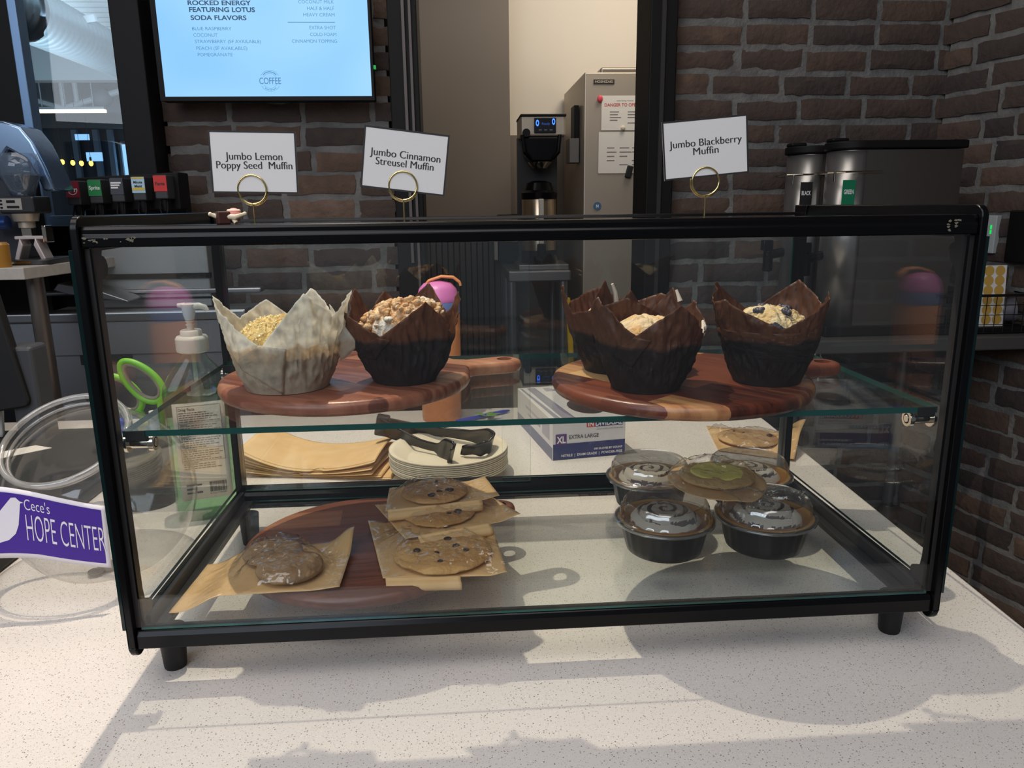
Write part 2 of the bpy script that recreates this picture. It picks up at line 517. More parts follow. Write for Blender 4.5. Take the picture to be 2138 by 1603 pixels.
def brick_wall(bm, o, ud, width, z0, z1, seed, depth=.1, bl=.190, bh=.0520, ml=.0170):
    """rows of rough bricks standing 6 mm proud of a mortar bed; ud = direction along the wall, front faces -normal"""
    r = random.Random(seed)
    lay = bm.faces.layers.float.new('tint') if 'tint' not in bm.faces.layers.float else bm.faces.layers.float['tint']
    ud = Vector(ud).normalized()
    nd = Vector((ud.y, -ud.x, 0))
    o = Vector((o[0], o[1], 0))
    def W(u, d, z): return o + ud * u + nd * d + Vector((0, 0, z))
    def slab(u0, u1, d0, d1, a, b, mi):
        vs_ = [bm.verts.new(W(u, d, z)) for u in (u0, u1) for d in (d0, d1) for z in (a, b)]
        for f in ((0, 1, 3, 2), (4, 6, 7, 5), (0, 4, 5, 1), (2, 3, 7, 6), (0, 2, 6, 4), (1, 5, 7, 3)):
            bm.faces.new([vs_[i] for i in f]).material_index = mi
    slab(0.012, width - .012, -depth, -0.007, z0, z1, 1)
    z = z0
    row = 0
    while z < z1:
        u = -bl * r.choice((0, .5, .5, .25)) if row % 2 else 0.0
        while u < width - .03:
            l = bl * (0.48 if r.random() < .14 else 1) + r.uniform(-.012, .012)
            a, b = max(u, r.uniform(-.004, .004)), min(u + l, width + r.uniform(-.006, .006))
            if b - a > .03:
                t = min(1, max(0, r.gauss(.48, .17)))
                nu_, nv_ = max(3, int((b - a) / .022)), 4
                h = bh + r.uniform(-.004, .004)
                dz = r.uniform(-.003, .003)
                pr = r.uniform(-.003, .004)
                rows = []
                for j in range(nv_ + 1):
                    rr = []
                    for i in range(nu_ + 1):
                        uu = a + (b - a) * i / nu_
                        zz = z + dz + h * j / nv_
                        edge = i in (0, nu_) or j in (0, nv_)
                        ju = .006 * nz(uu * 40, zz * 40, seed) if i in (0, nu_) else 0
                        jz = .005 * nz(uu * 35, zz * 35, seed + 5) if j in (0, nv_) else 0
                        d = pr + .004 * fnz(uu, zz, seed, 35) - (.004 if edge else 0)
                        rr.append(bm.verts.new(W(uu + ju, d, zz + jz)))
                    rows.append(rr)
                for j in range(nv_):
                    for i in range(nu_):
                        f = bm.faces.new((rows[j][i], rows[j][i + 1], rows[j + 1][i + 1], rows[j + 1][i])); f[lay] = t
                ring = [rows[0][i] for i in range(nu_ + 1)] + [rows[j][nu_] for j in range(1, nv_ + 1)] + [rows[nv_][i] for i in range(nu_ - 1, -1, -1)] + [rows[j][0] for j in range(nv_ - 1, 0, -1)]
                back = [bm.verts.new(v.co - nd * (v.co - o).dot(nd) - nd * .012) for v in ring]
                for i in range(len(ring)):
                    k = (i + 1) % len(ring)
                    f = bm.faces.new((ring[i], back[i], back[k], ring[k])); f[lay] = t
            u += l + ml
        z += bh + ml
        row += 1

bm = B(); brick_wall(bm, (-0.915, 1.65), (1, 0, 0), .652, FLOOR, 1.25, 3, depth=.16); struct('wall_center', bm, [BRICK, MORTAR], smooth=30)
bm = B(); brick_wall(bm, (0.56, 1.65), (1, 0, 0), .95, FLOOR, 1.25, 11); struct('wall_back', bm, [BRICK, MORTAR], smooth=30)
rw = Vector((.249, -.968, 0)).normalized()
bm = B(); brick_wall(bm, (1.383, 1.65), (rw.x, rw.y, 0), 2.3, FLOOR, 1.25, 23); struct('wall_right', bm, [BRICK, MORTAR], smooth=30)

# door opening between the brick piers: black steel frame with a lighter stop strip
bm = B(); box(bm, -.262, -.18, 1.60, 1.78, FLOOR, 1.3); box(bm, .478, .556, 1.60, 1.78, FLOOR, 1.3); box(bm, -.262, .556, 1.60, 1.78, 1.3, 1.4)
d = struct('door_1', bm, BLACKM, smooth=0, bevel=.003)
bm = B(); box(bm, -.222, -.214, 1.592, 1.602, .30, 1.3); box(bm, -.203, -.196, 1.592, 1.602, -.9, 1.3)
obj('weather_strip', bm, P('grey_seal', (92, 84, 80), .5), d, smooth=0)
bm = B(); box(bm, .508, .520, 1.592, 1.602, -.9, 1.3); obj('weather_strip', bm, P('dark_seal', (40, 37, 36), .5), d, smooth=0)

# room behind the door
bm = B(); box(bm, -.9, .172, 3.05, 3.5, FLOOR, 1.9); struct('wall_inner_left', bm, GREYWALL, smooth=0)
bm = B(); box(bm, .172, 2.2, 3.25, 3.35, .80, 1.9); struct('wall_inner_back', bm, WHITEWALL, smooth=0)
bm = B(); box(bm, .172, 2.2, 3.24, 3.35, FLOOR, .80); struct('trim_2', bm, GREYWALL, smooth=0)
bm = B(); box(bm, 1.9, 2.0, 1.66, 3.3, FLOOR, 1.9); struct('wall_inner_right', bm, WHITEWALL, smooth=0)
bm = B(); box(bm, -1.0, -.9, 1.8, 3.5, FLOOR, 1.9); struct('wall_inner_side', bm, GREYWALL, smooth=0)
bm = B(); box(bm, -1.0, 2.0, 1.78, 3.5, 1.9, 1.95); struct('ceiling_inner', bm, CEILM, smooth=0)
bm = B()
pts = []
for i in range(34):
    x = -.75 + i * .028
    pts += [(x, 3.05), (x, 3.035), (x + .022, 3.035), (x + .022, 3.05)]
prism(bm, [(-.75, 3.06)] + pts + [(.2, 3.06)], FLOOR, .30, 'XY')
struct('trim_3', bm, PANELM, smooth=0)

# left window wall: black columns, opening to the hall beyond
bm = B(); box(bm, -.99, -.912, 1.56, 1.80, FLOOR, 1.6); struct('wall_left_column', bm, DARKWALL, smooth=0, bevel=.003)
bm = B(); box(bm, -1.9, -1.245, 1.56, 1.605, FLOOR, 1.6); struct('wall_left', bm, DARKWALL, smooth=0)
bm = B(); box(bm, -1.245, -.99, 1.60, 1.75, FLOOR, .42); struct('wall_left_sill', bm, DARKWALL, smooth=0)
BLUEF = P('blue_lit_frame', (120, 150, 185), .3, metal=.6)
bm = B(); box(bm, -1.245, -1.222, 1.555, 1.60, .42, 1.5); box(bm, -1.245, -.99, 1.57, 1.6, .42, .45)
wn = struct('window_1', bm, BLUEF, smooth=0, bevel=.002)
bm = B(); box(bm, -1.222, -.99, 1.60, 1.606, .45, 1.5); obj('pane', bm, GLASS, wn, smooth=0)

# hall beyond the window
HALLC = P('hall_ceiling_deck', (150, 158, 160), .6)
HALLG = P('hall_steel', (120, 128, 134), .5, metal=.3)
bm = B()
pts = []
for i in range(60):
    y = 2.2 + i * .13
    pts += [(y, 1.72), (y + .04, 1.69), (y + .07, 1.69), (y + .11, 1.72)]
prism(bm, pts + [(10, 1.72), (10, 1.8), (2.2, 1.8)], -7, -1.0, 'YZ')
struct('ceiling_hall', bm, HALLC, smooth=0)
bm = B(); box(bm, -7, -1, 9.6, 9.7, FLOOR, 1.8); struct('wall_hall_back', bm, P('hall_back_wall', (70, 78, 86), .7), smooth=0)
bm = B(); box(bm, -7.1, -7, 1.8, 9.7, FLOOR, 1.8); struct('wall_hall_left', bm, P('hall_side_wall', (96, 104, 112), .7), smooth=0)
bm = B()
for y in (5.6, 7.6, 9.1):
    box(bm, -7, -1, y, y + .12, 1.42, 1.69)
struct('trim_4', bm, P('hall_beam', (112, 118, 120), .6), smooth=0)
bm = B(); box(bm, -4.25, -3.5, 9.5, 9.59, .80, 1.26)
w2 = struct('window_2', bm, P('bright_daylight_window', (190, 225, 255), .4, emit=((150, 205, 255), 1.0)), smooth=0)
bm = B(); box(bm, -4.28, -4.25, 9.46, 9.6, .76, 1.3); box(bm, -4.28, -3.5, 9.46, 9.6, .76, .80); box(bm, -4.28, -3.5, 9.46, 9.6, 1.26, 1.3); box(bm, -3.9, -3.885, 9.48, 9.6, .8, 1.26)
obj('window_frame', bm, HALLG, w2, smooth=0)

t = thing('air_duct', 'large silver spiral duct hung under the hall ceiling beyond the window', 'duct', (-2.08, 3.4, 1.34))
p0, p1 = Vector((-1.98, 2.8, 1.33)), Vector((-2.40, 5.3, 1.49))
bm = B()
n = 120
pts = [p0 + (p1 - p0) * (i / n) - Vector(t.location) for i in range(n + 1)]
tube(bm, pts, [.128 + (.004 if i % 4 == 0 else 0) for i in range(n + 1)], 32)
obj('pipe', bm, P('galvanised', (176, 190, 196), .32, metal=.8), t, smooth=60)
bm = B(); a = pts[14]; tube(bm, [a, a + (p1 - p0).normalized() * .05], .142, 32); obj('collar', bm, P('collar_steel', (120, 130, 140), .4, metal=.8), t)
t = thing('air_diffuser', 'square grey air diffuser grille with pale frame beside the duct', 'vent', (-2.13, 3.9, 1.46))
bm = B(); M = frame((.55, .25, .16), (-.1, .9, .25), (0, 0, 0))
box(bm, -.10, .10, -.085, .085, -.012, .012, M=M); obj('grille', bm, P('diffuser_grey', (120, 126, 126), .6), t, smooth=0)
bm = B()
for a in ((-.115, .115, -.1, -.085), (-.115, .115, .085, .1), (-.115, -.10, -.1, .1), (.10, .115, -.1, .1)): box(bm, *a, -.018, .018, M=M)
obj('frame', bm, P('diffuser_frame', (185, 192, 196), .5), t, smooth=0)
t = thing('linear_ceiling_light', 'long warm linear light bar hanging in the hall beyond the window', 'light', (-3.2, 6.0, 1.246))
bm = B(); box(bm, -.33, .29, -.02, .02, -.012, .012); obj('diffuser', bm, P('lit_bar', (255, 240, 200), .5, emit=((255, 236, 190), 1.6)), t, smooth=0)
bm = B(); box(bm, -.33, .29, -.025, .025, .012, .03); cyl(bm, (-.2, 0, .03), (-.2, 0, .45), .005); cyl(bm, (.2, 0, .03), (.2, 0, .45), .005); obj('housing', bm, HALLG, t)
for k, (x, z) in enumerate(((-3.304, .853), (-3.222, .846), (-3.154, .842), (-3.078, .84))):
    lb = ('left end', 'second from the left', 'third from the left', 'right end')[k]
    t = thing('string_light', 'small glowing amber bulb at the %s of the row through the window' % lb, 'bulb', (x, 6.0, z), group='string light bulbs in the hall')
    bm = B(); cyl(bm, (0, 0, .05), (0, 0, 1.70 - z), .0015, seg=6); obj('cord', bm, BLACKM, t)
    bm = B(); sphere(bm, (0, 0, 0), .017, 12, 8, sc=(1, 1, 1.3)); obj('bulb', bm, P('amber_bulb', (255, 190, 90), .4, emit=((255, 190, 80), 3.0)), t)
    bm = B(); cyl(bm, (0, 0, .018), (0, 0, .05), .008); obj('socket', bm, BLACKM, t)
t = thing('hall_pipework', 'white sprinkler pipes with bent arms under the hall ceiling', 'pipe', (-3.6, 7.0, 1.5))
bm = B()
tube(bm, [(-1.3, 0, -.0), (-.42, 0, -.02), (-.1, 0, -.11), (.42, 0, .04), (1.4, 0, .06)], .028, 10)
tube(bm, [(-.1, 0, -.11), (-.1, 0, .19)], .022, 10); tube(bm, [(.02, 0, -.07), (.02, 0, .19)], .022, 10)
obj('pipe', bm, P('pipe_white', (190, 198, 200), .5), t)
bm = B(); sphere(bm, (.25, 0, -.02), .09, 16, 10); obj('lamp_shade', bm, P('shade_grey', (110, 118, 122), .6), t)
for k, (x, z, wd, hh) in enumerate(((-4.03, 1.22, .14, .06), (-3.93, 1.02, .16, .09))):
    bm = B(); box(bm, x - wd / 2, x + wd / 2, 7.99, 8.01, z - hh / 2, z + hh / 2)
    o = obj('wall_screen', bm, P('lit_screen', (170, 215, 255), .4, emit=((140, 200, 255), .9)), None, smooth=0)
    tag(o, ('small bluish lit sign, upper one of the two in the hall', 'small bluish lit panel, lower one of the two in the hall')[k], 'sign', 'lit panels in the hall')
bm = B()
for x in (-4.75, -4.5, -4.33): box(bm, x, x + .06, 9.3, 9.36, FLOOR, 1.42)
struct('trim_5', bm, P('hall_mullion', (130, 150, 170), .5), smooth=0)

# ------------------------------------------------------------------ menu screen on the brick pier
t = thing('menu_screen', 'bright blue menu screen in a thin black frame on the brick pier', 'screen', (-.588, 1.555, .75))
bm = B(); box(bm, -.291, .286, .004, .05, 0, .345); obj('housing', bm, BLACKM, t, smooth=0, bevel=.003)
bm = B(); box(bm, -.291, .286, 0, .004, 0, .011); box(bm, -.291, -.277, 0, .004, .011, .345); box(bm, .279, .286, 0, .004, .011, .345); box(bm, -.291, .286, 0, .004, .338, .345)
obj('bezel', bm, BLACKM, t, smooth=0)
bm = B(); box(bm, -.277, .279, .001, .004, .011, .338)
m, nt, p, out = newmat('menu_screen_glow')
em = nt.nodes.new('ShaderNodeEmission'); em.inputs[0].default_value = lin((158, 212, 255)); em.inputs[1].default_value = 1.0
nt.nodes.remove(p)
tc = nt.nodes.new('ShaderNodeTexCoord'); nn = nt.nodes.new('ShaderNodeTexNoise'); nn.inputs['Scale'].default_value = 3.0; nn.inputs['Detail'].default_value = 1
rr = nt.nodes.new('ShaderNodeValToRGB'); rr.color_ramp.elements[0].position = .3; rr.color_ramp.elements[0].color = lin((140, 200, 255)); rr.color_ramp.elements[1].position = .7; rr.color_ramp.elements[1].color = lin((172, 222, 255))
nt.links.new(tc.outputs['Object'], nn.inputs['Vector']); nt.links.new(nn.outputs['Fac'], rr.inputs[0]); nt.links.new(rr.outputs[0], em.inputs[0]); nt.links.new(em.outputs[0], out.inputs[0])
obj('display', bm, m, t, smooth=0)
def scr(name, c):
    return P(name, c, .5, emit=(c, .6))
M = frame((1, 0, 0), (0, 0, 1), (0, -.0006, 0))
hx, hz = .588, .75
bm = B()
for s, x, z, h, wd in (('ROCKED ENERGY', -.781, .990, .0112, .165), ('FEATURING LOTUS', -.779, .9735, .0112, .172), ('SODA FLAVORS', -.777, .9535, .0112, .146)):
    text_mesh(bm, s, h, M, x + hx, z - hz, wd, heavy=.028)
obj('lettering', bm, scr('menu_heading_ink', (22, 62, 92)), t, smooth=0)
bm = B()
for s, x, z, wd in (('BLUE RASPBERRY', -.776, .928, .103), ('COCONUT', -.774, .912, .063), ('STRAWBERRY (SF AVAILABLE)', -.772, .896, .174), ('PEACH (SF AVAILABLE)', -.770, .879, .134), ('POMEGRANATE', -.768, .863, .092)):
    text_mesh(bm, s, .0085, M, x + hx, z - hz, wd, heavy=-.004)
for s, x, z, wd in (('COCONUT MILK', -.3975, .995, .094), ('HALF & HALF', -.3975, .979, .072), ('HEAVY CREAM', -.3975, .963, .083), ('EXTRA SHOT', -.3965, .931, .070), ('COLD FOAM', -.3960, .914, .070), ('CINNAMON TOPPING', -.3955, .897, .120)):
    text_mesh(bm, s, .0085, M, x + hx, z - hz, wd, 'RIGHT', heavy=-.004)
box(bm, -.523 + hx, -.3975 + hx, -.0012, -.0004, .9475 - hz, .949 - hz)
cx, cz = -.582 + hx, .8005 - hz
text_mesh(bm, 'COFFEE', .0165, M, cx, cz - .008, .058, 'CENTER', heavy=.01)
def ring(bm, M, cx, cy, r0, r1, a0=0, a1=2 * PI, n=48):
    A = [bm.verts.new(M @ Vector((cx + r0 * math.cos(a0 + (a1 - a0) * i / n), cy + r0 * math.sin(a0 + (a1 - a0) * i / n), 0))) for i in range(n + 1)]
    Bv = [bm.verts.new(M @ Vector((cx + r1 * math.cos(a0 + (a1 - a0) * i / n), cy + r1 * math.sin(a0 + (a1 - a0) * i / n), 0))) for i in range(n + 1)]
    for i in range(n): bm.faces.new((A[i], A[i + 1], Bv[i + 1], Bv[i]))
for a0, a1 in ((.5, PI - .5), (PI + .5, 2 * PI - .5)):
    ring(bm, M, cx, cz, .0268, .0275, a0, a1); ring(bm, M, cx, cz, .019, .0196, a0, a1)
for k in range(14):
    a = .75 + k * .125
    if abs(a - PI / 2) > .06 or True:
        px, pz = cx + .0232 * math.cos(a), cz + .0232 * math.sin(a)
        ring(bm, M, px, pz, .0004, .0016, 0, 2 * PI, 6)
for k in range(8):
    a = PI + .95 + k * .178
    ring(bm, M, cx + .0232 * math.cos(a), cz + .0232 * math.sin(a), .0004, .0016, 0, 2 * PI, 6)
obj('lettering', bm, scr('menu_list_ink', (64, 122, 158)), t, smooth=0)
bm = B(); box(bm, .286, .292, .01, .022, .083, .092); obj('indicator_light', bm, P('green_led', (20, 120, 50), .4, emit=((30, 160, 70), .8)), t, smooth=0)

# ------------------------------------------------------------------ soda dispenser below the window
t = thing('soda_dispenser', 'black soda fountain tower with five coloured flavour valves under the window', 'soda fountain', (-.985, 1.452, .302))
bm = B(); prism(bm, [(-.118, .16), (.158, .16), (.16, .258), (-.11, .245)], .02, .10, 'XZ'); box(bm, -.118, .158, .07, .105, .072, .245); obj('housing', bm, BLACKM, t, smooth=0, bevel=.004)
cols = [((134, 24, 48), 'dark red label with a white swirl'), ((28, 128, 66), 'green label with white lettering'), ((60, 62, 70), 'grey photo label'), ((176, 208, 226), 'pale blue and yellow label'), ((206, 40, 34), 'bright red label')]
WR = P('white_label_ink', (235, 232, 228), .5)
for k, x in enumerate((-.092, -.036, .020, .075, .131)):
    z = .194 + .0032 * k
    bm = B(); box(bm, x - .0165, x + .0165, -.035, .02, z - .019, z + .042); v = obj('valve', bm, P('valve_grey', (52, 52, 55), .5), t, smooth=0, bevel=.003)
    bm = B(); box(bm, x - .0165, x + .0165, -.037, -.0352, z, z + .040); lbp = obj('label', bm, P('flavour_label', cols[k][0], .45), v, smooth=0); lbp['label'] = cols[k][1]
    M = frame((1, 0, 0), (0, 0, 1), (x, -.0376, z + .02))
    bm = B()
    if k == 0: text_mesh(bm, 'Dr', .012, M, 0, -.006, .022, 'CENTER', heavy=.02); ring(bm, M, 0, -.001, .011, .0125, -2.6, .3, 20)
    if k == 1: text_mesh(bm, 'Sprite', .009, M, 0, -.004, .027, 'CENTER', heavy=.02)
    if k == 2:
        for a in range(3): box(bm, -.014, .012 - .004 * a, .007 - .006 * a, .011 - .006 * a, -.0002, .0002, M=M)
    if k == 3: text_mesh(bm, 'Minute', .006, M, 0, .004, .022, 'CENTER', heavy=.03); text_mesh(bm, 'Maid', .006, M, 0, -.006, .018, 'CENTER', heavy=.03)
    if k == 4: text_mesh(bm, 'Fanta', .008, M, 0, -.004, .024, 'CENTER', heavy=.02)
    obj('lettering', bm, WR if k < 3 else P('dark_label_ink', (40, 30, 30), .5), v, smooth=0)
    if k == 3:
        YEL = P('label_yellow', (222, 190, 50), .5)
        for za, zb_ in ((.007, .013), (.036, .0395)):
            bm = B(); box(bm, x - .0155, x + .0155, -.0378, -.0372, z + za, z + zb_); obj('stripe', bm, YEL, v, smooth=0)
    bm = B(); lathe(bm, [(.009, 0), (.012, .02), (.012, .03)], 16, (x, -.012, z - .05)); obj('nozzle', bm, BLACKM, v)
    bm = B(); tube(bm, [(x - .008, -.02, z - .022), (x - .010, -.028, z - .045), (x - .004, -.03, z - .066)], .002, 8); tube(bm, [(x + .008, -.02, z - .022), (x + .010, -.028, z - .045), (x + .004, -.03, z - .066)], .002, 8); obj('lever', bm, BLACKM, v)

# ice bin and stainless drink station below
t = thing('drink_station', 'stainless steel drink station with ice bin and splash back left of the case', 'counter unit', (-1.0, 1.3, FLOOR))
F0 = -FLOOR
bm = B(); box(bm, -.225, .36, 0, .30, .08, F0 + .19); obj('cabinet', bm, P('blue_grey_steel', (150, 152, 158), .42, metal=.75), t, smooth=0, bevel=.004)
bm = B(); box(bm, -.235, .37, -.012, .05, F0 + .185, F0 + .212); obj('rim', bm, STEEL, t, smooth=0, bevel=.006, seg=3)
bm = B(); box(bm, -.228, .36, -.006, .0, F0 + .10, F0 + .187); obj('apron', bm, P('apron_steel', (150, 152, 158), .4, metal=.75), t, smooth=0, bevel=.002)
bm = B(); box(bm, -.06, .07, -.003, .012, F0 + .075, F0 + .11); obj('pull_slot', bm, P('slot_dark', (40, 40, 44), .5), t, smooth=0)
bm = B(); box(bm, -.25, .37, .16, .20, F0 + .236, F0 + .25); obj('rail', bm, STEEL, t, smooth=0, bevel=.005)
bm = B(); box(bm, -.12, .23, .17, .21, F0 + .20, F0 + .37); obj('splash_back', bm, P('splash_steel', (172, 174, 176), .45, metal=.6), t, smooth=0, bevel=.003)
bm = B(); box(bm, -.12, .235, .162, .175, F0 + .278, F0 + .292); box(bm, -.12, .235, .166, .172, F0 + .222, F0 + .227); obj('groove', bm, BLACKM, t, smooth=0)
bm = B(); prism(bm, [(-.12, F0 + .28), (-.03, F0 + .262), (.05, F0 + .232), (.052, F0 + .227), (-.10, F0 + .25), (-.135, F0 + .262)], .06, .155, 'XZ'); obj('lid', bm, STEEL, t, smooth=0, bevel=.003)

# espresso bar slab, grinder
t = thing('espresso_bar_counter', 'pale stone espresso bar slab on a round steel leg at left', 'counter', (-1.3, 1.1, FLOOR))
bm = B(); prism(bm, [(-.8, 0), (.242, 0), (.285, .40), (-.8, .40)], F0 + .312, F0 + .339, 'XY'); obj('top', bm, P('stone_slab', (196, 188, 176), .4, var=(60, (184, 176, 166))), t, smooth=0, bevel=.002)
bm = B(); cyl(bm, (.215, .09, 0), (.215, .09, F0 + .312), .019); obj('leg', bm, P('leg_steel', (120, 112, 106), .4, metal=.8), t)

t = thing('coffee_grinder', 'polished chrome coffee grinder with bean hopper on the espresso bar', 'coffee grinder', (-1.116, 1.24, .339))
SIL = P('polished_body', (150, 175, 205), .22, metal=.9)
outer = [(.068, .17), (.052, .225), (.030, .285), (.008, .318), (-.03, .332), (-.09, .335), (-.17, .33), (-.17, .20), (-.075, .19), (-.06, .23)] 
inner = [(-.028, .268), (.010, .245), (.030, .205), (.040, .17)]
bm = B(); prism(bm, outer + inner, .03, .13, 'XZ'); obj('arch_cover', bm, SIL, t, smooth=25, bevel=.006, seg=3)
bm = B(); box(bm, -.16, -.02, .03, .14, 0, .20); obj('body', bm, P('dark_machine', (64, 66, 72), .35, metal=.7), t, smooth=0, bevel=.006)
bm = B(); lathe(bm, [(.024, .155), (.030, .175), (.043, .205), (.044, .225), (.040, .255)], 32, (.008, 0, 0), cap=False); obj('hopper', bm, clear('hopper_plastic', tint=(.86, .9, .95), f0=.06, rough=.05, haze=.15, hazec=(150, 170, 190)), t, solid=.0015)
bm = B(); lathe(bm, [(.022, .157), (.028, .176), (.040, .205), (.030, .212), (0, .214)], 24, (.008, 0, 0)); obj('coffee_beans', bm, P('roasted_beans', (44, 28, 20), .4, bump=(180, 1.0, .004)), t)
bm = B(); box(bm, -.035, .045, -.03, .05, .118, .158); obj('control_head', bm, P('grinder_black', (34, 34, 36), .4), t, smooth=0, bevel=.005)
bm = B(); box(bm, -.033, .018, -.032, -.029, .127, .153); dsp = obj('control_panel', bm, P('panel_grey', (160, 156, 148), .5), t, smooth=0)
bm = B()
for k in range(3): box(bm, -.030, -.025, -.0335, -.0318, .130 + .008 * k, .134 + .008 * k)
box(bm, -.015, .004, -.0335, -.0318, .143, .149); box(bm, -.015, .012, -.0335, -.0318, .131, .136); obj('marking', bm, BLACKM, dsp, smooth=0)
bm = B(); lathe(bm, [(.026, .10), (.030, .118)], 24, (.006, 0, 0)); lathe(bm, [(.018, .085), (.018, .10)], 24, (.006, 0, 0)); obj('collar', bm, STEELW, t)
bm = B()
for s in (-1, 1): prism(bm, [(.012 + s * .012, .045), (.012 + s * .018, .062), (.012 + s * .036, .012), (.012 + s * .026, .008)], -.02, .02, 'XZ')
box(bm, -.02, .05, -.015, .02, .058, .066); obj('portafilter_fork', bm, P('fork_steel', (214, 200, 196), .35, metal=.5), t, smooth=0, bevel=.002)
for bb in ((-.01, .014, .0, .02, .06, .085), (.045, .055, -.015, .02, .05, .09)):
    bm = B(); box(bm, *bb); obj('bracket', bm, CHROME, t, smooth=0, bevel=.002)
bm = B(); prism(bm, rrect(-.06, .07, -.06, .10, .02), 0, .012, 'XY'); obj('base', bm, P('base_grey', (72, 70, 70), .4, metal=.6), t, bevel=.002)
bm = B(); box(bm, -.025, .035, -.062, -.058, .004, .009); obj('trim_strip', bm, CHROME, t, smooth=0)
bm = B(); cyl(bm, (-.09, -.03, .095), (-.02, -.03, .098), .016); obj('handle', bm, P('blue_handle', (38, 66, 120), .3, metal=.6), t)
# espresso machine edge behind
t = thing('espresso_machine', 'dark chrome espresso machine cut off by the left edge', 'espresso machine', (-1.36, 1.3, .339))
bm = B(); box(bm, -.14, .075, .0, .22, .01, .20); obj('body', bm, P('machine_chrome', (92, 96, 104), .3, metal=.8), t, smooth=0, bevel=.01, seg=3)
bm = B(); cyl(bm, (.06, -.05, .07), (.06, .02, .075), .022); cyl(bm, (.06, -.11, .06), (.06, -.05, .068), .011); obj('portafilter', bm, BLACK, t)
bm = B(); box(bm, -.14, .09, -.06, .0, .0, .02); obj('drip_tray', bm, CHROME, t, smooth=0, bevel=.003)
o = B(); lathe(o, [(.0, 0), (.022, 0), (.023, .05), (.018, .056), (.0, .056)], 20, (-1.122, 1.13, .339)); o = obj('glass_jar', o, P('amber_jar', (170, 120, 50), .25), None); tag(o, 'small amber jar on the espresso bar at the left edge', 'jar')

# ------------------------------------------------------------------ back room: ice machine, coffee brewer
t = thing('ice_machine', 'tall stainless ice machine with pinned notices seen through the door', 'ice machine', (.45, 2.6, FLOOR))
bm = B(); box(bm, 0, .75, 0, .62, .1, F0 + .99); obj('body', bm, STEELW, t, smooth=0, bevel=.006, seg=3)
for x in (.05, .70):
    for y in (.05, .57):
        bm = B(); cyl(bm, (x, y, 0), (x, y, .1), .02); obj('leg', bm, BLACKM, t)
bm = B(); box(bm, .085, .65, .10, .5, F0 + .99, F0 + 1.025); obj('vent_cowl', bm, P('cowl_steel', (150, 142, 130), .35, metal=.8), t, smooth=0, bevel=.008, seg=3)
bm = B(); box(bm, .038, .124, -.004, 0, F0 + .944, F0 + .961); nb = obj('name_plate', bm, P('plate_dark', (66, 60, 54), .4, metal=.5), t, smooth=0)
bm = B(); text_mesh(bm, 'HOSHIZAKI', .009, frame((1, 0, 0), (0, 0, 1), (.081, -.0046, F0 + .948)), 0, 0, .074, 'CENTER', heavy=.02); obj('lettering', bm, P('plate_ink', (190, 180, 165), .5), nb, smooth=0)
bm = B(); cyl(bm, (.060, -.003, F0 + .455), (.060, 0, F0 + .455), .017); bd = obj('badge', bm, P('blue_badge', (70, 104, 140), .4), t)
bm = B(); text_mesh(bm, 'N', .012, frame((1, 0, 0), (0, 0, 1), (.060, -.0036, F0 + .449)), 0, 0, .010, 'CENTER', heavy=.03); obj('lettering', bm, WHITEINK, bd, smooth=0)
NOTE = P('notice_paper', (222, 216, 206), .7); NINK = P('notice_ink', (120, 116, 112), .7); RINK = P('notice_red_ink', (190, 60, 56), .7)
def notice(name, x0, x1, z0, z1, label, red):
    t = thing(name, label, 'notice', (x0, 2.597, z0), group='notices pinned to the ice machine')
    bm = B(); box(bm, 0, x1 - x0, 0, .001, 0, z1 - z0); obj('sheet', bm, NOTE, t, smooth=0)
    M = frame((1, 0, 0), (0, 0, 1), (0, -.0004, 0)); H = z1 - z0; W_ = x1 - x0
    if red:
        bm = B(); text_mesh(bm, 'DANGER TO OPERATE', .012, M, W_ * .55, H - .042, .17, 'CENTER', heavy=.02); obj('lettering', bm, RINK, t, smooth=0)
        bm = B(); text_mesh(bm, 'operating notice', .006, M, W_ * .55, H - .022, .07, 'CENTER')
    else: bm = B()
    for j in range(2 if red else 3):
        for k in range(8):
            if (j + k) % 5 == 4: continue
            xx = W_ * (.2 + (.42 if red else .3) * j); zz = H - .065 - k * (.011 if red else .017)
            if zz > .02: box(bm, xx, xx + rnd.uniform(.03, .055), -.0006, -.0002, zz, zz + .0035)
    obj('printed_lines', bm, NINK, t, smooth=0)
notice('danger_notice', .522, .70, .762, .898, 'white notice with a red heading, upper one on the ice machine', True)
notice('list_notice', .512, .69, .589, .755, 'plain white list, lower one on the ice machine', False)
bm = B(); sphere(bm, (.514, 2.59, .885), .012, 12, 8, sc=(1, .5, 1.2)); tag(obj('magnet', bm, P('pink_magnet', (214, 70, 86), .5), None), 'pink magnet at the upper left corner of the red-headed notice', 'magnet', 'magnets on the ice machine')
bm = B(); sphere(bm, (.612, 2.59, .770), .010, 12, 8, sc=(1, .5, 1)); tag(obj('magnet', bm, P('cream_magnet', (214, 202, 178), .4), None), 'round cream magnet between the two notices', 'magnet', 'magnets on the ice machine')
bm = B(); box(bm, -.013, .013, -.012, 0, -.026, .026, M=Matrix.Translation((.642, 2.597, .594)) @ Matrix.Rotation(.25, 4, 'Y')); tag(obj('magnet', bm, P('black_magnet', (22, 22, 24), .5), None, bevel=.004), 'black clip magnet on the lower notice', 'magnet', 'magnets on the ice machine')
t = thing('wall_file_holder', 'grey folder pocket with papers on the side of the ice machine', 'file holder', (.445, 2.80, .64))
bm = B(); box(bm, -.04, 0, -.10, .02, .0, .10); obj('papers', bm, P('folder_grey', (130, 128, 126), .7), t, smooth=0)
bm = B(); box(bm, -.02, 0, -.09, .01, .10, .235); obj('pocket', bm, BLACKM, t, smooth=0)

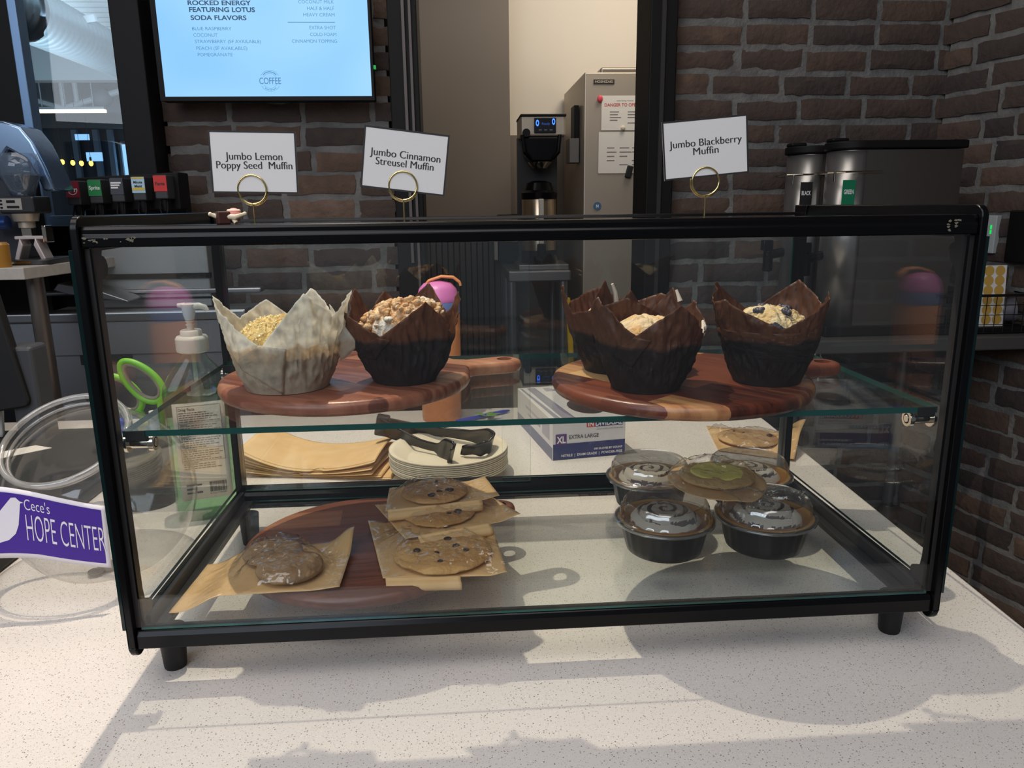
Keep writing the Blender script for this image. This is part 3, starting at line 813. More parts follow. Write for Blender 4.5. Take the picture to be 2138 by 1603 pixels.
t = thing('coffee_brewer', 'black and steel thermal coffee brewer with a blue lit panel', 'coffee brewer', (.262, 2.5, .20))
bm = B(); box(bm, -.083, .098, 0, .22, .532, .613); obj('head', bm, STEELW, t, smooth=0, bevel=.008, seg=3)
bm = B(); box(bm, -.085, .10, -.004, .222, .607, .617); obj('top_cover', bm, BLACKM, t, smooth=0, bevel=.003)
bm = B(); box(bm, -.03, .058, -.006, 0, .543, .602); dp = obj('control_panel', bm, P('panel_black', (16, 18, 26), .25), t, smooth=0, bevel=.002)
LED = P('blue_led', (60, 120, 255), .4, emit=((50, 110, 255), 2.2))
M = frame((1, 0, 0), (0, 0, 1), (0, -.0066, 0))
for x, z in ((-.017, .582), (.048, .587)):
    bm = B(); ring(bm, M, 0, 0, .0035, .0065, n=20)
    for v in bm.verts: v.co = Vector((v.co.x + x, v.co.y, v.co.z * 1.9 + z))
    obj('indicator_light', bm, LED, dp, smooth=0)
bm = B(); text_mesh(bm, 'Ready', .009, M, .017, .575, .032, 'CENTER'); obj('lettering', bm, P('dim_blue_led', (40, 80, 150), .4, emit=((50, 90, 170), .5)), dp, smooth=0)
bm = B()
for k in range(3): box(bm, -.012 + .022 * k, .0 + .022 * k, -.0072, -.006, .553, .558)
obj('button', bm, P('button_grey', (90, 90, 94), .5), dp, smooth=0)
bm = B(); cyl(bm, (-.062, -.01, .545), (-.062, .0, .545), .016); obj('knob', bm, BLACKM, t)
bm = B(); box(bm, -.085, .085, .17, .22, .02, .54); obj('column', bm, P('column_black', (30, 29, 28), .4), t, smooth=0)
bm = B(); prism(bm, [(-.075, .53), (.072, .53), (.062, .45), (.04, .435), (-.042, .435), (-.06, .455)], .0, .15, 'XZ'); obj('brew_basket', bm, BLACK, t, smooth=0, bevel=.006)
for pp in (((-.078, -.005, .535), (-.07, -.02, .47), (-.045, -.01, .445)), ((.074, -.005, .535), (.066, -.02, .47), (.045, -.01, .445))):
    bm = B(); tube(bm, pp, .009, 10); obj('basket_handle', bm, BLACK, t)
bm = B(); lathe(bm, [(.052, .435), (.030, .41)], 24, (0, .08, 0)); obj('funnel', bm, CHROME, t)
bm = B(); box(bm, -.10, .11, -.03, .22, -.0, .022); obj('base', bm, STEEL, t, smooth=0, bevel=.004)
t = thing('coffee_server', 'steel thermal coffee server with black lid under the brewer', 'coffee urn', (.258, 2.575, .222))
bm = B(); lathe(bm, [(.074, .0), (.076, .01), (.076, .055)], 40); obj('base', bm, BLACKM, t)
bm = B(); lathe(bm, [(.072, .055), (.072, .265), (.066, .275)], 40); obj('body', bm, P('server_steel', (190, 172, 150), .25, metal=.95), t)
bm = B(); lathe(bm, [(.076, .265), (.078, .29), (.062, .30), (.052, .33), (.03, .338), (0, .338)], 40); obj('lid', bm, BLACK, t)
bm = B(); box(bm, -.009, .012, -.082, -.07, .06, .265); obj('sight_gauge', bm, P('gauge_white', (190, 185, 176), .3), t, smooth=0, bevel=.003)
bm = B(); box(bm, -.016, .018, -.10, -.06, .03, .085); obj('faucet', bm, BLACK, t, smooth=0, bevel=.005)
t = thing('prep_table', 'steel prep table under the coffee brewer in the back room', 'table', (.24, 2.55, FLOOR))
bm = B(); box(bm, -.125, .135, -.12, .3, F0 + .155, F0 + .20); obj('tabletop', bm, STEEL, t, smooth=0, bevel=.006)
for x in (-.11, .105):
    for y in (-.10, .27):
        bm = B(); cyl(bm, (x, y, 0), (x, y, F0 + .155), .018); obj('leg', bm, P('table_leg_steel', (150, 152, 156), .35, metal=.9), t)
bm = B(); lathe(bm, [(.11, 0), (.135, .62), (.14, .64), (.13, .65), (.0, .66)], 32, (.19, 3.02, FLOOR)); tag(obj('waste_bin', bm, P('bin_grey_blue', (112, 120, 130), .5), None), 'blue grey bin below the prep table', 'bin')
bm = B(); tube(bm, [(.36, 2.40, .09), (.362, 2.405, .06), (.42, 2.47, FLOOR + .02)], [.006, .012, .012], 12); tag(obj('broom', bm, P('yellow_handle', (222, 178, 20), .4), None), 'yellow broom handle leaning by the prep table', 'broom')
bm = B(); box(bm, .10, .30, 2.9, 3.2, .20, .42); tag(obj('storage_box', bm, BLACKM, None, smooth=0, bevel=.01), 'dark box behind the coffee server', 'box')
t = thing('water_filter', 'white water filter cartridge on the back room wall', 'filter', (.105, 2.98, .25))
bm = B(); cyl(bm, (0, 0, -.04), (0, 0, .06), .022); obj('cartridge', bm, P('filter_white', (190, 188, 184), .5), t)
bm = B(); cyl(bm, (0, 0, .06), (0, 0, .085), .027); obj('head', bm, BLACKM, t)

# ------------------------------------------------------------------ right: steel table, tea dispensers, basket, wall devices
t = thing('steel_table', 'dark stainless table on round legs along the right brick wall', 'table', (1.1, 1.22, FLOOR))
bm = B(); prism(bm, [(-.32, 0), (.375, 0), (.28, .39), (-.32, .39)], F0 + .068, F0 + .105, 'XY'); obj('tabletop', bm, P('table_steel', (112, 110, 108), .45, metal=.7), t, smooth=0, bevel=.004)
for x, y in ((.185, .04), (-.28, .04), (-.28, .34), (.2, .34)):
    bm = B(); cyl(bm, (x, y, 0), (x, y, F0 + .068), .0165); cyl(bm, (x, y, .38), (x, y, .44), .021); obj('leg', bm, P('tube_steel', (140, 140, 140), .35, metal=.85), t)

def dispenser(x, y, label, lab_col, lab_text, L_):
    t = thing('tea_dispenser', label, 'drink dispenser', (x, y, .105), group='tea dispensers on the steel table')
    bm = B(); prism(bm, [(L_, -.065), (L_, .065), (.055, .065)] + [(.055 + .065 * math.cos(a), .065 * math.sin(a)) for a in [PI / 2 + PI * i / 14 for i in range(1, 14)]] + [(.055, -.065)], .03, .485, 'XY'); obj('body', bm, P('dispenser_steel', (112, 106, 100), .3, metal=.85), t, smooth=30)
    bm = B(); grid(bm, lambda u, v: (.055 - .0665 * math.sin(PI * u), -.0665 * math.cos(PI * u), .03 + .453 * v), 20, 1); obj('front_highlight', bm, P('highlight_steel', (160, 158, 156), .28, metal=.85), t, solid=.0012)  # lighter steel on the rounded front paints in its bright vertical highlight
    bm = B(); prism(bm, [(L_ + .01, -.07), (L_ + .01, .07), (.05, .07)] + [(.05 + .07 * math.cos(a), .07 * math.sin(a)) for a in [PI / 2 + PI * i / 14 for i in range(1, 14)]] + [(.05, -.07)], .487, .508, 'XY'); obj('lid', bm, BLACKM, t, smooth=30, bevel=.004)
    bm = B(); box(bm, -.015, .03, -.02, .02, .508, .518); obj('lid_knob', bm, BLACKM, t, bevel=.004)
    bm = B(); tube(bm, [(.10, -.066, .43), (.0, -.07, .43), (-.03, -.04, .43), (-.03, .04, .43), (.0, .07, .43), (.10, .066, .43)], .003, 8); tube(bm, [(-.02, -.055, .43), (-.02, -.055, .405)], .003, 8); obj('handle', bm, CHROME, t)
    bm = B(); box(bm, -.003, .031, -.0692, -.0678, .345, .41); l2 = obj('label', bm, P('flavour_tag_side', lab_col, .5), t, smooth=0)
    bm = B(); text_mesh(bm, lab_text, .011, frame((1, 0, 0), (0, 0, 1), (.014, -.0696, .375)), 0, 0, .026, 'CENTER', heavy=.02); obj('lettering', bm, WHITEINK, l2, smooth=0)
    bm = B(); cyl(bm, (-.01, 0, .215), (-.065, 0, .205), .013); cyl(bm, (-.055, 0, .16), (-.055, 0, .22), .014); box(bm, -.075, -.045, -.012, .012, .22, .25); obj('faucet', bm, BLACK, t, bevel=.003)
    bm = B(); box(bm, -.02, L_, -.07, .07, .0, .03); obj('base', bm, BLACKM, t, smooth=0, bevel=.005)
    return t
dispenser(.915, 1.34, 'nearer steel tea dispenser with a green tag and long black lid', (14, 120, 82), 'GREEN', .315)
dispenser(.875, 1.50, 'farther steel tea dispenser with a black tag', (16, 16, 18), 'BLACK', .33)

def wallpt(d, z, off=0.0):
    """point on the right wall, d metres from the corner"""
    nrm = Vector((rw.y, -rw.x, 0))
    return Vector((1.383, 1.65, 0)) + rw * d + nrm * off + Vector((0, 0, z))
Mw = frame(rw, (0, 0, 1), wallpt(.225, .365, .008))
t = thing('wall_timer', 'white wall timer switch with green lit bars on the right brick wall', 'switch')
bm = B(); box(bm, -.030, .030, -.053, .053, -.012, .006, M=Mw); obj('plate', bm, P('plate_white', (186, 192, 190), .5), t, smooth=0, bevel=.002)
bm = B(); box(bm, -.012, .008, -.036, -.012, .006, .010, M=Mw); obj('rocker', bm, P('rocker_white', (170, 176, 174), .5), t, smooth=0, bevel=.002)
bm = B()
for x, ks in ((-.003, (0, 1, 2)), (.013, (1, 2))):
    for k in ks: box(bm, x, x + .004, -.012 + .0135 * k, -.001 + .0135 * k, .006, .0072, M=Mw)
obj('indicator_light', bm, P('green_bar', (10, 190, 70), .4, emit=((0, 190, 70), 1.3)), t, smooth=0)
Mw2 = frame(rw, (0, 0, 1), wallpt(.39, .362, .012))
t = thing('wall_panel', 'black flat panel hung on the right brick wall', 'panel')
bm = B(); box(bm, -.085, .12, -.07, .07, -.02, .02, M=Mw2); obj('case', bm, P('panel_case_black', (10, 10, 11), .5), t, smooth=0, bevel=.004)

WIRE = P('black_wire', (14, 14, 15), .45)
t = thing('wire_basket', 'black wire basket of supplies on the steel table at the right edge', 'basket', (1.30, 1.26, .105))
bm = B()
x0, x1, y0, y1, h = -.10, .17, 0.0, .11, .105
tube(bm, [(x0, y0, h), (x1, y0, h), (x1, y1, h), (x0, y1, h)], .004, 8, closed=True)
for i in range(11):
    x = x0 + (x1 - x0) * i / 10
    tube(bm, [(x, y0, h), (x, y0, .004), (x, y1, .004), (x, y1, h)], .0012, 6)
for k in range(1, 4):
    z = h * k / 4
    tube(bm, [(x0, y0, z), (x1, y0, z), (x1, y1, z), (x0, y1, z)], .0012, 6, closed=True)
for k in range(4):
    y = y0 + (y1 - y0) * k / 3
    tube(bm, [(x0, y, h), (x0, y, .004), (x1, y, .004), (x1, y, h)], .0012, 6)
obj('wire_frame', bm, WIRE, t)
bm = B(); box(bm, x0, x1, y0, y1, 0.0, .018); obj('tray', bm, BLACKM, t, smooth=0, bevel=.004)
M = Matrix.Translation((1.372, 1.285, .123)) @ Matrix.Rotation(-.08, 4, 'X')
t = thing('sticker_sheet', 'white sheet of round gold stickers standing in the wire basket', 'stickers')
bm = B(); box(bm, -.034, .034, 0, .001, 0, .165, M=M); obj('backing', bm, WHITE, t, smooth=0)
for r in range(6):
    for c_ in range(2):
        bm = B(); ring(bm, M @ frame((1, 0, 0), (0, 0, 1), (-.0155 + .031 * c_, -.0006, .018 + .0265 * r)), 0, 0, .0001, .0138, n=24)
        obj('sticker', bm, P('gold_sticker', (206, 164, 78), .5), t, smooth=0) if r + c_ == 0 else obj('sticker', bm, bpy.data.materials['gold_sticker'], t, smooth=0)
bm = B(); lathe(bm, [(0, 0), (.027, 0), (.033, .06), (.031, .06), (.026, .004)], 32, M=Matrix.Translation((1.392, 1.325, .158)) @ Matrix.Rotation(1.45, 4, 'Y') @ Matrix.Rotation(.4, 4, 'X')); tag(obj('grey_cup', bm, P('cup_grey', (96, 96, 104), .5), None), 'grey cup lying in the wire basket', 'cup')
bm = B(); grid(bm, lambda u, v: (1.40 + .06 * u, 1.335 + .02 * v + .01 * math.sin(u * 6), .125 + .11 * v + .025 * math.sin(u * 5)), 16, 6); tag(obj('kraft_wrapper', bm, P('brown_wrap', (112, 86, 64), .7), None, solid=.0005), 'crumpled brown paper standing in the wire basket', 'paper')

# ================================================================== serving counter
bm = B(); prism(bm, [(-1.25, -.185), (.53, -.185), (.535, .03), (.575, .85), (.58, 1.03), (-1.25, 1.03)], -.04, 0.0, 'XY')
t = thing('serving_counter', 'white speckled quartz counter carrying the display case', 'counter', (0, 0, FLOOR))
o = obj('worktop', bm, COUNTER, t, smooth=0, bevel=.003); o.location.z = -FLOOR
bm = B(); box(bm, -1.2, .48, -.13, .95, 0, -FLOOR - .04); obj('cabinet', bm, P('counter_front', (52, 48, 46), .6), t, smooth=0)

# ================================================================== display case
case = thing('display_case', 'black framed glass pastry display case with a glass shelf', 'display case')
W2 = .405
bm = B()
prism(bm, [(-.005, .4305), (-.005, .4395), (-.0035, .441), (-.0035, .4455), (-.001, .4485), (.03, .4485), (.034, .446), (.034, .4305)], -.4015, .4015, 'YZ')
obj('top_front_rail', bm, BLACK, case, smooth=0, bevel=.0012)
bm = B()
r = random.Random(4)
for x0, x1 in ((-.399, -.352), (.366, .385)):
    for k in range(16 if x0 < 0 else 8):
        x = r.uniform(x0, x1); z = .4365 + r.uniform(-.0018, .0022) + (0 if x0 < 0 else r.uniform(-.002, .006)); s = r.uniform(.0006, .0016)
        a = [(x + s * r.uniform(.5, 1.7) * math.cos(i * PI / 4), z + s * r.uniform(.4, 1) * math.sin(i * PI / 4)) for i in range(8)]
        prism(bm, a, -.0056, -.0049, 'XZ')
q = obj('adhesive_residue', bm, P('old_adhesive', (118, 112, 96), .8), case, smooth=0)
bm = B(); prism(bm, [(-.005, .0446), (-.005, .058), (-.002, .063), (.012, .063), (.02, .056), (.02, .0446)], -.4015, .4015, 'YZ'); obj('bottom_front_rail', bm, BLACK, case, smooth=0, bevel=.0012)
bm = B()
prof = [(.36, .040), (.36, .050)]
for k in range(3): prof += [(.362 + .008 * k, .058 + .003 * k), (.366 + .008 * k, .062 + .003 * k), (.367 + .008 * k, .056 + .003 * k)]
prism(bm, prof + [(.388, .066), (.39, .060), (.39, .040)], -.4015, .4015, 'YZ'); obj('rear_track', bm, BLACK, case, smooth=0)
bm = B(); box(bm, -.4015, .4015, .36, .39, .432, .448); obj('top_rear_rail', bm, BLACK, case, smooth=0, bevel=.002)
for s in (-1, 1):
    bm = B()
    def Sx(poly, d0=.4015, d1=.4085): prism(bm, poly, s * d0, s * d1, 'YZ')
    # flat front upright with a rounded head and foot, scalloped corner plates
    Sx([(-.008, .047)] + arc(.004, .047, .012, PI, 2 * PI, 10) + [(.012, .070), (.017, .0715)] + arc(.022, .077, .0065, -1.2, 1.9, 6) + [(.013, .088), (.011, .100), (.011, .395), (.014, .402)] + arc(.017, .412, .010, -1.1, 1.5, 6) + [(.022, .426), (.36, .4305), (.36, .4575)] + arc(.004, .4455, .012, PI / 2, PI, 6))
    Sx([(.012, .0446), (.372, .0446), (.372, .063), (.012, .066)])
    Sx([(.362, .04), (.388, .04), (.388, .4575), (.35, .4575), (.362, .43)], .3990, .4085)
    f_ = obj('side_frame', bm, BLACK, case, smooth=30, bevel=.0012)
    # warm grey inner cover strip with the same scalloped corners
    bm = B(); Sx([(-.001, .066), (.017, .0705)] + arc(.0235, .077, .007, -1.2, 1.9, 6) + [(.015, .089), (.013, .100), (.013, .393), (.016, .401)] + arc(.0195, .412, .0105, -1.1, 1.5, 6) + [(.0235, .4295), (-.001, .4295)], .397, .4015)
    obj('cover_strip', bm, CHARC, f_, smooth=30)
    bm = B(); box(bm, min(s * .385, s * .4015), max(s * .385, s * .4015), .02, .36, .0446, .052); box(bm, min(s * .396, s * .4015), max(s * .396, s * .4015), .02, .36, .052, .066); obj('side_sill', bm, P('sill_black', (46, 46, 47), .4), case, smooth=0, bevel=.001)
    bm = B(); box(bm, min(s * .4085, s * .4125), max(s * .4085, s * .4125), -.006, .388, .066, .4285); o = obj('side_glass', bm, [GLASS, EDGE2], case, smooth=0)
    for p_ in o.data.polygons: p_.material_index = 0 if abs(p_.normal.x) > .5 else 1
    for y in (.035, .33):
        bm = B(); lathe(bm, [(.0, 0), (.0105, 0), (.0112, .002), (.0138, .0446)], 32, (s * .384, y, 0)); obj('foot', bm, RUBBER, case)
def pane(name, x0, x1, y0, y1, z0, z1, ax, par=case, m=None):
    bm = B(); box(bm, x0, x1, y0, y1, z0, z1)
    o = obj(name, bm, [m or GLASS, EDGE], par, smooth=0)
    for p_ in o.data.polygons: p_.material_index = 0 if abs(p_.normal[ax]) > .5 else 1
    return o
pane('front_glass', -.397, .397, -.001, .003, .0635, .4305, 1)
pane('top_glass', -.400, .400, .034, .36, .4415, .446, 2)
d1 = pane('sliding_door', -.396, .018, .368, .372, .064, .432, 1)
d2 = pane('sliding_door', -.023, .396, .377, .381, .067, .432, 1)
pane('floor_glass', -.396, .396, .018, .36, .0475, .0522, 2)
sh = pane('shelf', -.3995, .3995, .020, .350, .253, .259, 2)
for s in (-1, 1):
    for y in (.030, .335):
        bm = B(); cyl(bm, (s * .4015, y, .2445), (s * .374, y, .2445), .0056); cyl(bm, (s * .4015, y, .2445), (s * .398, y, .2445), .0095); cyl(bm, (s * .379, y, .2445), (s * .374, y, .2445), .0085); cyl(bm, (s * .3735, y, .2445), (s * .3742, y, .2445), .004)
        br = obj('shelf_bracket', bm, CHROME, case, bevel=.0006)
        bm = B(); box(bm, min(s * .397, s * .379), max(s * .397, s * .379), y - .011, y + .006, .2495, .2535); box(bm, min(s * .397, s * .379), max(s * .397, s * .379), y - .0112, y - .0100, .2495, .2588); obj('rubber_pad', bm, RUBBER, br, smooth=0)

# ------------------------------------------------------------------ signs on wire stands
def sign(rx, rz_, card, w_, h_, roll_, yaw_, lines, lab, clab):
    t = thing('wire_stand', lab, 'sign stand', (rx, .06, .446), group='gold ring stands on the case')
    bm = B()
    pts = []
    n = 72
    c = rz_ - .446
    for i in range(n + 1):
        a = -PI / 2 + 4 * PI * i / n
        R_ = .0132 if i < n / 2 else .0142
        pts.append((R_ * math.cos(a), -.0016 + .0042 * i / n, c + R_ * math.sin(a)))
    tube(bm, pts, .00095, 10); obj('ring', bm, GOLD, t, smooth=60)
    bm = B(); cyl(bm, (0, -.0012, 0), (0, -.0012, c - .0128), .00085, seg=12); cyl(bm, (0, -.0012, 0), (0, -.0012, .0012), .003); obj('stem', bm, GOLD, t)
    tc_ = thing('sign_card', clab, 'sign', (card[0], .0600, card[1]))
    tc_.rotation_euler = (0, roll_, yaw_)
    bm = B(); box(bm, -w_ / 2, w_ / 2, -.0003, .0003, -h_ / 2, h_ / 2); o = obj('card', bm, WHITE, tc_, smooth=0)
    b_ = .0016
    bm = B()
    for a in ((-w_ / 2, w_ / 2, -h_ / 2, -h_ / 2 + b_), (-w_ / 2, w_ / 2, h_ / 2 - b_, h_ / 2), (-w_ / 2, -w_ / 2 + b_, -h_ / 2 + b_, h_ / 2 - b_), (w_ / 2 - b_, w_ / 2, -h_ / 2 + b_, h_ / 2 - b_)):
        box(bm, a[0], a[1], -.00045, -.0002, a[2], a[3])
    obj('border', bm, INK, tc_, smooth=0)
    bm = B()
    M = frame((1, 0, 0), (0, 0, 1), (0, -.0005, 0))
    for s, x, z, wd in lines:
        for k in range(4): text_mesh(bm, s, .0068, M @ Matrix.Translation((0, 0, .00001 * k)), x + .00018 * (k - 1.5), z, wd, 'CENTER', heavy=-.016)
    obj('lettering', bm, INK, tc_, smooth=0)
sign(-.270, .479, (-.2665, .5035), .0795, .0560, .022, .0, [('Jumbo Lemon', .0005, .0022, .0515), ('Poppy Seed  Muffin', .0005, -.0058, .0690)], 'gold ring stand holding the lemon poppy seed card', 'white sign card for the lemon poppy seed muffin, above the toy figurine')
sign(-.1295, .481, (-.1266, .5035), .0795, .0560, .125, .0, [('Jumbo Cinnamon', 0, .0022, .0655), ('Streusel Muffin', 0, -.0058, .0540)], 'gold ring stand holding the tilted cinnamon streusel card', 'white sign card for the cinnamon streusel muffin, tilted down to the right')
sign(.163, .482, (.1617, .5135), .0835, .0545, -.085, .0, [('Jumbo Blackberry', 0, .0022, .0705), ('Muffin', 0, -.0058, .0245)], 'gold ring stand holding the blackberry card', 'white sign card for the blackberry muffin, tilted up to the right')

# small toy sitting on the top rail
t = thing('toy_figurine', 'tiny brown and cream toy figurine lying on the top rail', 'figurine', (-.2845, .010, .4485))
bm = B(); box(bm, -.0055, .0055, -.0055, .0055, 0, .011, M=Matrix.Rotation(.5, 4, 'Z')); obj('head', bm, P('toy_chocolate', (72, 38, 30), .5), t, smooth=0, bevel=.0012)
bm = B(); sphere(bm, (.0085, .004, .0075), .0068, 20, 12, sc=(1, .9, .95)); obj('body', bm, P('toy_pink', (226, 150, 138), .5), t)
bm = B(); sphere(bm, (.0085, .004, .0085), .0070, 20, 12, sc=(1, .9, .9)); bmesh.ops.delete(bm, geom=[v for v in bm.verts if abs(v.co.z - .0125) > .0012], context='VERTS'); obj('stripe', bm, P('toy_cream', (236, 218, 196), .5), t)
bm = B(); tube(bm, [(-.010, -.001, .0085), (-.006, .001, .007), (.012, -.003, .006), (.0185, .0, .0085)], [.0016, .0022, .0024, .0016], 10); sphere(bm, (-.0105, -.001, .0088), .0019, 8, 6); sphere(bm, (.019, 0, .0088), .0019, 8, 6); obj('arm', bm, P('toy_cream_arm', (232, 212, 178), .5), t)
bm = B(); tube(bm, [(.008, 0, .006), (.012, -.003, .001)], .002, 8); obj('leg', bm, bpy.data.materials['toy_cream_arm'], t)

# ================================================================== round wooden boards
REDWOOD = [(52, 26, 20), (98, 48, 34), (128, 70, 48), (96, 46, 34), (176, 124, 80), (206, 164, 112)]
DARKWOOD = [(64, 36, 30), (98, 56, 42), (130, 78, 58), (100, 60, 48), (150, 96, 68), (172, 116, 84)]
def board(x, y, z, ang, m, label):
    t = thing('serving_board', label, 'board', (x, y, z), ang, group=None)
    R, T, e = .143, .0155, .006
    # outline: disc with a paddle handle along +x
    def outline(d):
        pts = []
        r = R - d
        a0 = .17
        for i in range(73):
            a = a0 + (2 * PI - 2 * a0) * i / 72
            pts.append((r * math.cos(a), r * math.sin(a)))
        hw = .0205 - d
        pts += [(.150, -hw * .92), (.17, -hw)]
        pts += arc(.195, 0, hw * 1.05, -PI / 2, PI / 2, 14)
        pts += [(.17, hw), (.150, hw * .92)]
        return pts
    hole = [(.195 + .0095 * math.cos(-PI / 2 + PI * 2 * i / 24), .0095 * math.sin(-PI / 2 + 2 * PI * i / 24)) for i in range(24)]
    bm = B()
    rings = []
    for d, zz in ((e, 0), (e * .3, e * .3), (0, e), (0, T - e), (e * .3, T - e * .3), (e, T)):
        rings.append([bm.verts.new((px, py, zz)) for px, py in outline(d)])
    n = len(rings[0])
    for j in range(len(rings) - 1):
        for i in range(n):
            k = (i + 1) % n
            bm.faces.new((rings[j][i], rings[j][k], rings[j + 1][k], rings[j + 1][i]))
    hb = [bm.verts.new((px, py, 0)) for px, py in hole]; ht = [bm.verts.new((px, py, T)) for px, py in hole]
    for i in range(24):
        k = (i + 1) % 24
        bm.faces.new((hb[i], ht[i], ht[k], hb[k]))
    for ring_, hl in ((rings[0], hb), (rings[-1], ht)):
        ed = [bm.edges.get((ring_[i], ring_[(i + 1) % n])) for i in range(n)] + [bm.edges.get((hl[i], hl[(i + 1) % 24])) for i in range(24)]
        bmesh.ops.triangle_fill(bm, use_beauty=True, edges=ed)
    obj('board', bm, m, t, smooth=50)
    return t
board(-.212, .186, .2592, .30, wood_mat('acacia_strips_warm', .9, 1.0, [(66, 34, 26), (122, 68, 50), (160, 100, 76), (112, 60, 44), (172, 116, 88), (196, 144, 112)], .034, .12), 'round wooden board under the white and the streusel muffins on the shelf')
board(.165, .128, .2592, .26, wood_mat('acacia_strips_mixed', 1.15, 2.3, REDWOOD, .040, .10), 'round two tone wooden board under the dark muffins on the shelf')
board(-.203, .176, .0526, .52, wood_mat('acacia_strips_dark', .45, 3.1, DARKWOOD, .05, .2), 'round dark wooden board on the case floor under the bagged cookies')
SH = .2592 + .0157
BF = .0526 + .0157

# ================================================================== muffins in tulip paper
def interp(rim, a):
    a %= 360
    rim = sorted((p[0] % 360, p[1], p[2]) for p in rim)
    n = len(rim)
    for i in range(n):
        a0, a1 = rim[i][0], rim[(i + 1) % n][0]
        if i == n - 1: a1 += 360
        aa = a if a >= a0 else a + 360
        if a0 <= aa <= a1:
            f = (aa - a0) / (a1 - a0) if a1 > a0 else 0
            return (rim[i][1] + (rim[(i + 1) % n][1] - rim[i][1]) * f, rim[i][2] + (rim[(i + 1) % n][2] - rim[i][2]) * f)
    return rim[0][1:]

def muffin(x, y, label, rim, rb, paper, cake, top, lumps, flaps=(), seed=1, pleats=0, extra=None, group=None, tilt=(0, 0)):
    t = thing('muffin', label, 'muffin', (x, y, SH), group=group)
    def surf(ad, z, off=0.0):
        h, R = interp(rim, ad)
        a = math.radians(ad)
        tt = min(1.0, z / h)
        r = rb + (R - rb) * (1 - (1 - tt) ** 1.25)
        cr = .0016 * nz(math.cos(a) * 3, math.sin(a) * 3, seed + z * 18) + .0012 * (1 - 3 * abs(nz(math.cos(a) * 5 + z * 20, math.sin(a) * 5, seed + z * 45))) + .0007 * (1 - 3 * abs(nz(math.cos(a) * 11, math.sin(a) * 11 + z * 40, seed - z * 70)))
        pl = pleats * .0009 * math.sin(a * 34 + seed) * sm(.0, .03, z) * (1 - sm(.045, .07, z))
        r += cr * sm(0, .02, z) * 1.6 + pl + off
        return Vector((r * math.cos(a) + tilt[0] * z, r * math.sin(a) + tilt[1] * z, z))
    bm = B()
    def fn(u, v):
        ad = 360 * u
        h, R = interp(rim, ad)
        return surf(ad, .0006 + (h - .0006) * v)
    rows = grid(bm, fn, 240, 30, cu=True)
    bm.faces.new(rows[0][::-1])
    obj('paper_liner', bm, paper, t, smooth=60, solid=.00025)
    for pts in flaps:
        bm = B()
        if len(pts[0]) == 2:
            (a, b, c, d) = pts
            def ff(u, v):
                ad = (a[0] * (1 - u) + b[0] * u) * (1 - v) + (d[0] * (1 - u) + c[0] * u) * v
                z = (a[1] * (1 - u) + b[1] * u) * (1 - v) + (d[1] * (1 - u) + c[1] * u) * v
                return surf(ad, z, .0013)
        else:
            q = [Vector(p) for p in pts]
            def ff(u, v):
                p = (q[0] * (1 - u) + q[1] * u) * (1 - v) + (q[3] * (1 - u) + q[2] * u) * v
                return p + Vector((0, 0, .001 * math.sin(u * 5 + v * 3)))
        grid(bm, ff, 14, 14)
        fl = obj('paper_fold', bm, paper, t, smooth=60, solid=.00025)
    bm = B()
    def cf(u, v):
        a = 2 * PI * u
        hh, R = interp(rim, math.degrees(a))
        zb = .040
        s_ = surf(math.degrees(a), zb - .004); rr = math.hypot(s_.x - tilt[0] * zb, s_.y - tilt[1] * zb) - .0025
        rho = math.sin(min(1, v * 1.25) * PI / 2) if v < .8 else 1.0
        z = zb + (top - zb) * math.sqrt(max(0, 1 - rho ** 2.6)) if v < .8 else zb
        if v >= .8: rr -= (v - .8) * .05; z -= (v - .8) * .02
        n_ = Vector((rho * rr * math.cos(a), rho * rr * math.sin(a), z))
        d = lumps[0] * fnz(n_.x, n_.y, seed, lumps[1], 4) + lumps[0] * .35 * nz(n_.x, n_.y, seed + 3, lumps[1] * 4)
        d *= (1 if v < .8 else 0)
        n_.z += d
        n_.x += tilt[0] * z; n_.y += tilt[1] * z
        return n_
    grid(bm, cf, 140, 64, cu=True)
    bmesh.ops.remove_doubles(bm, verts=bm.verts[:], dist=1e-5)
    obj('cake', bm, cake, t, smooth=80)
    if extra: extra(t, surf)
    return t

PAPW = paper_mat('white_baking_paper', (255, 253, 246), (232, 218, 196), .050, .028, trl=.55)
PAPB = paper_mat('brown_baking_paper', (134, 88, 62), (58, 46, 46), .050, .010, trl=.5, rough=.42)  # darker low tone: butter stain plus painted shade where the cake blocks light
PAPB2 = paper_mat('dark_baking_paper', (122, 80, 58), (52, 42, 40), .049, .014, trl=.5, rough=.42)  # low colour again mixes butter stain with painted shade of the cake behind
LEMON = cake_mat('lemon_crumb', (222, 184, 104), (240, 218, 158), None, 260, 120)
STREU = cake_mat('streusel_crumb', (214, 160, 104), (240, 210, 168), (246, 236, 220), 220, 70)
BERRY = cake_mat('blackberry_crumb', (222, 186, 124), (240, 222, 182), (64, 62, 74), 200, 60)
ICED = cake_mat('iced_crumb', (230, 180, 116), (246, 226, 190), None, 160, 50)

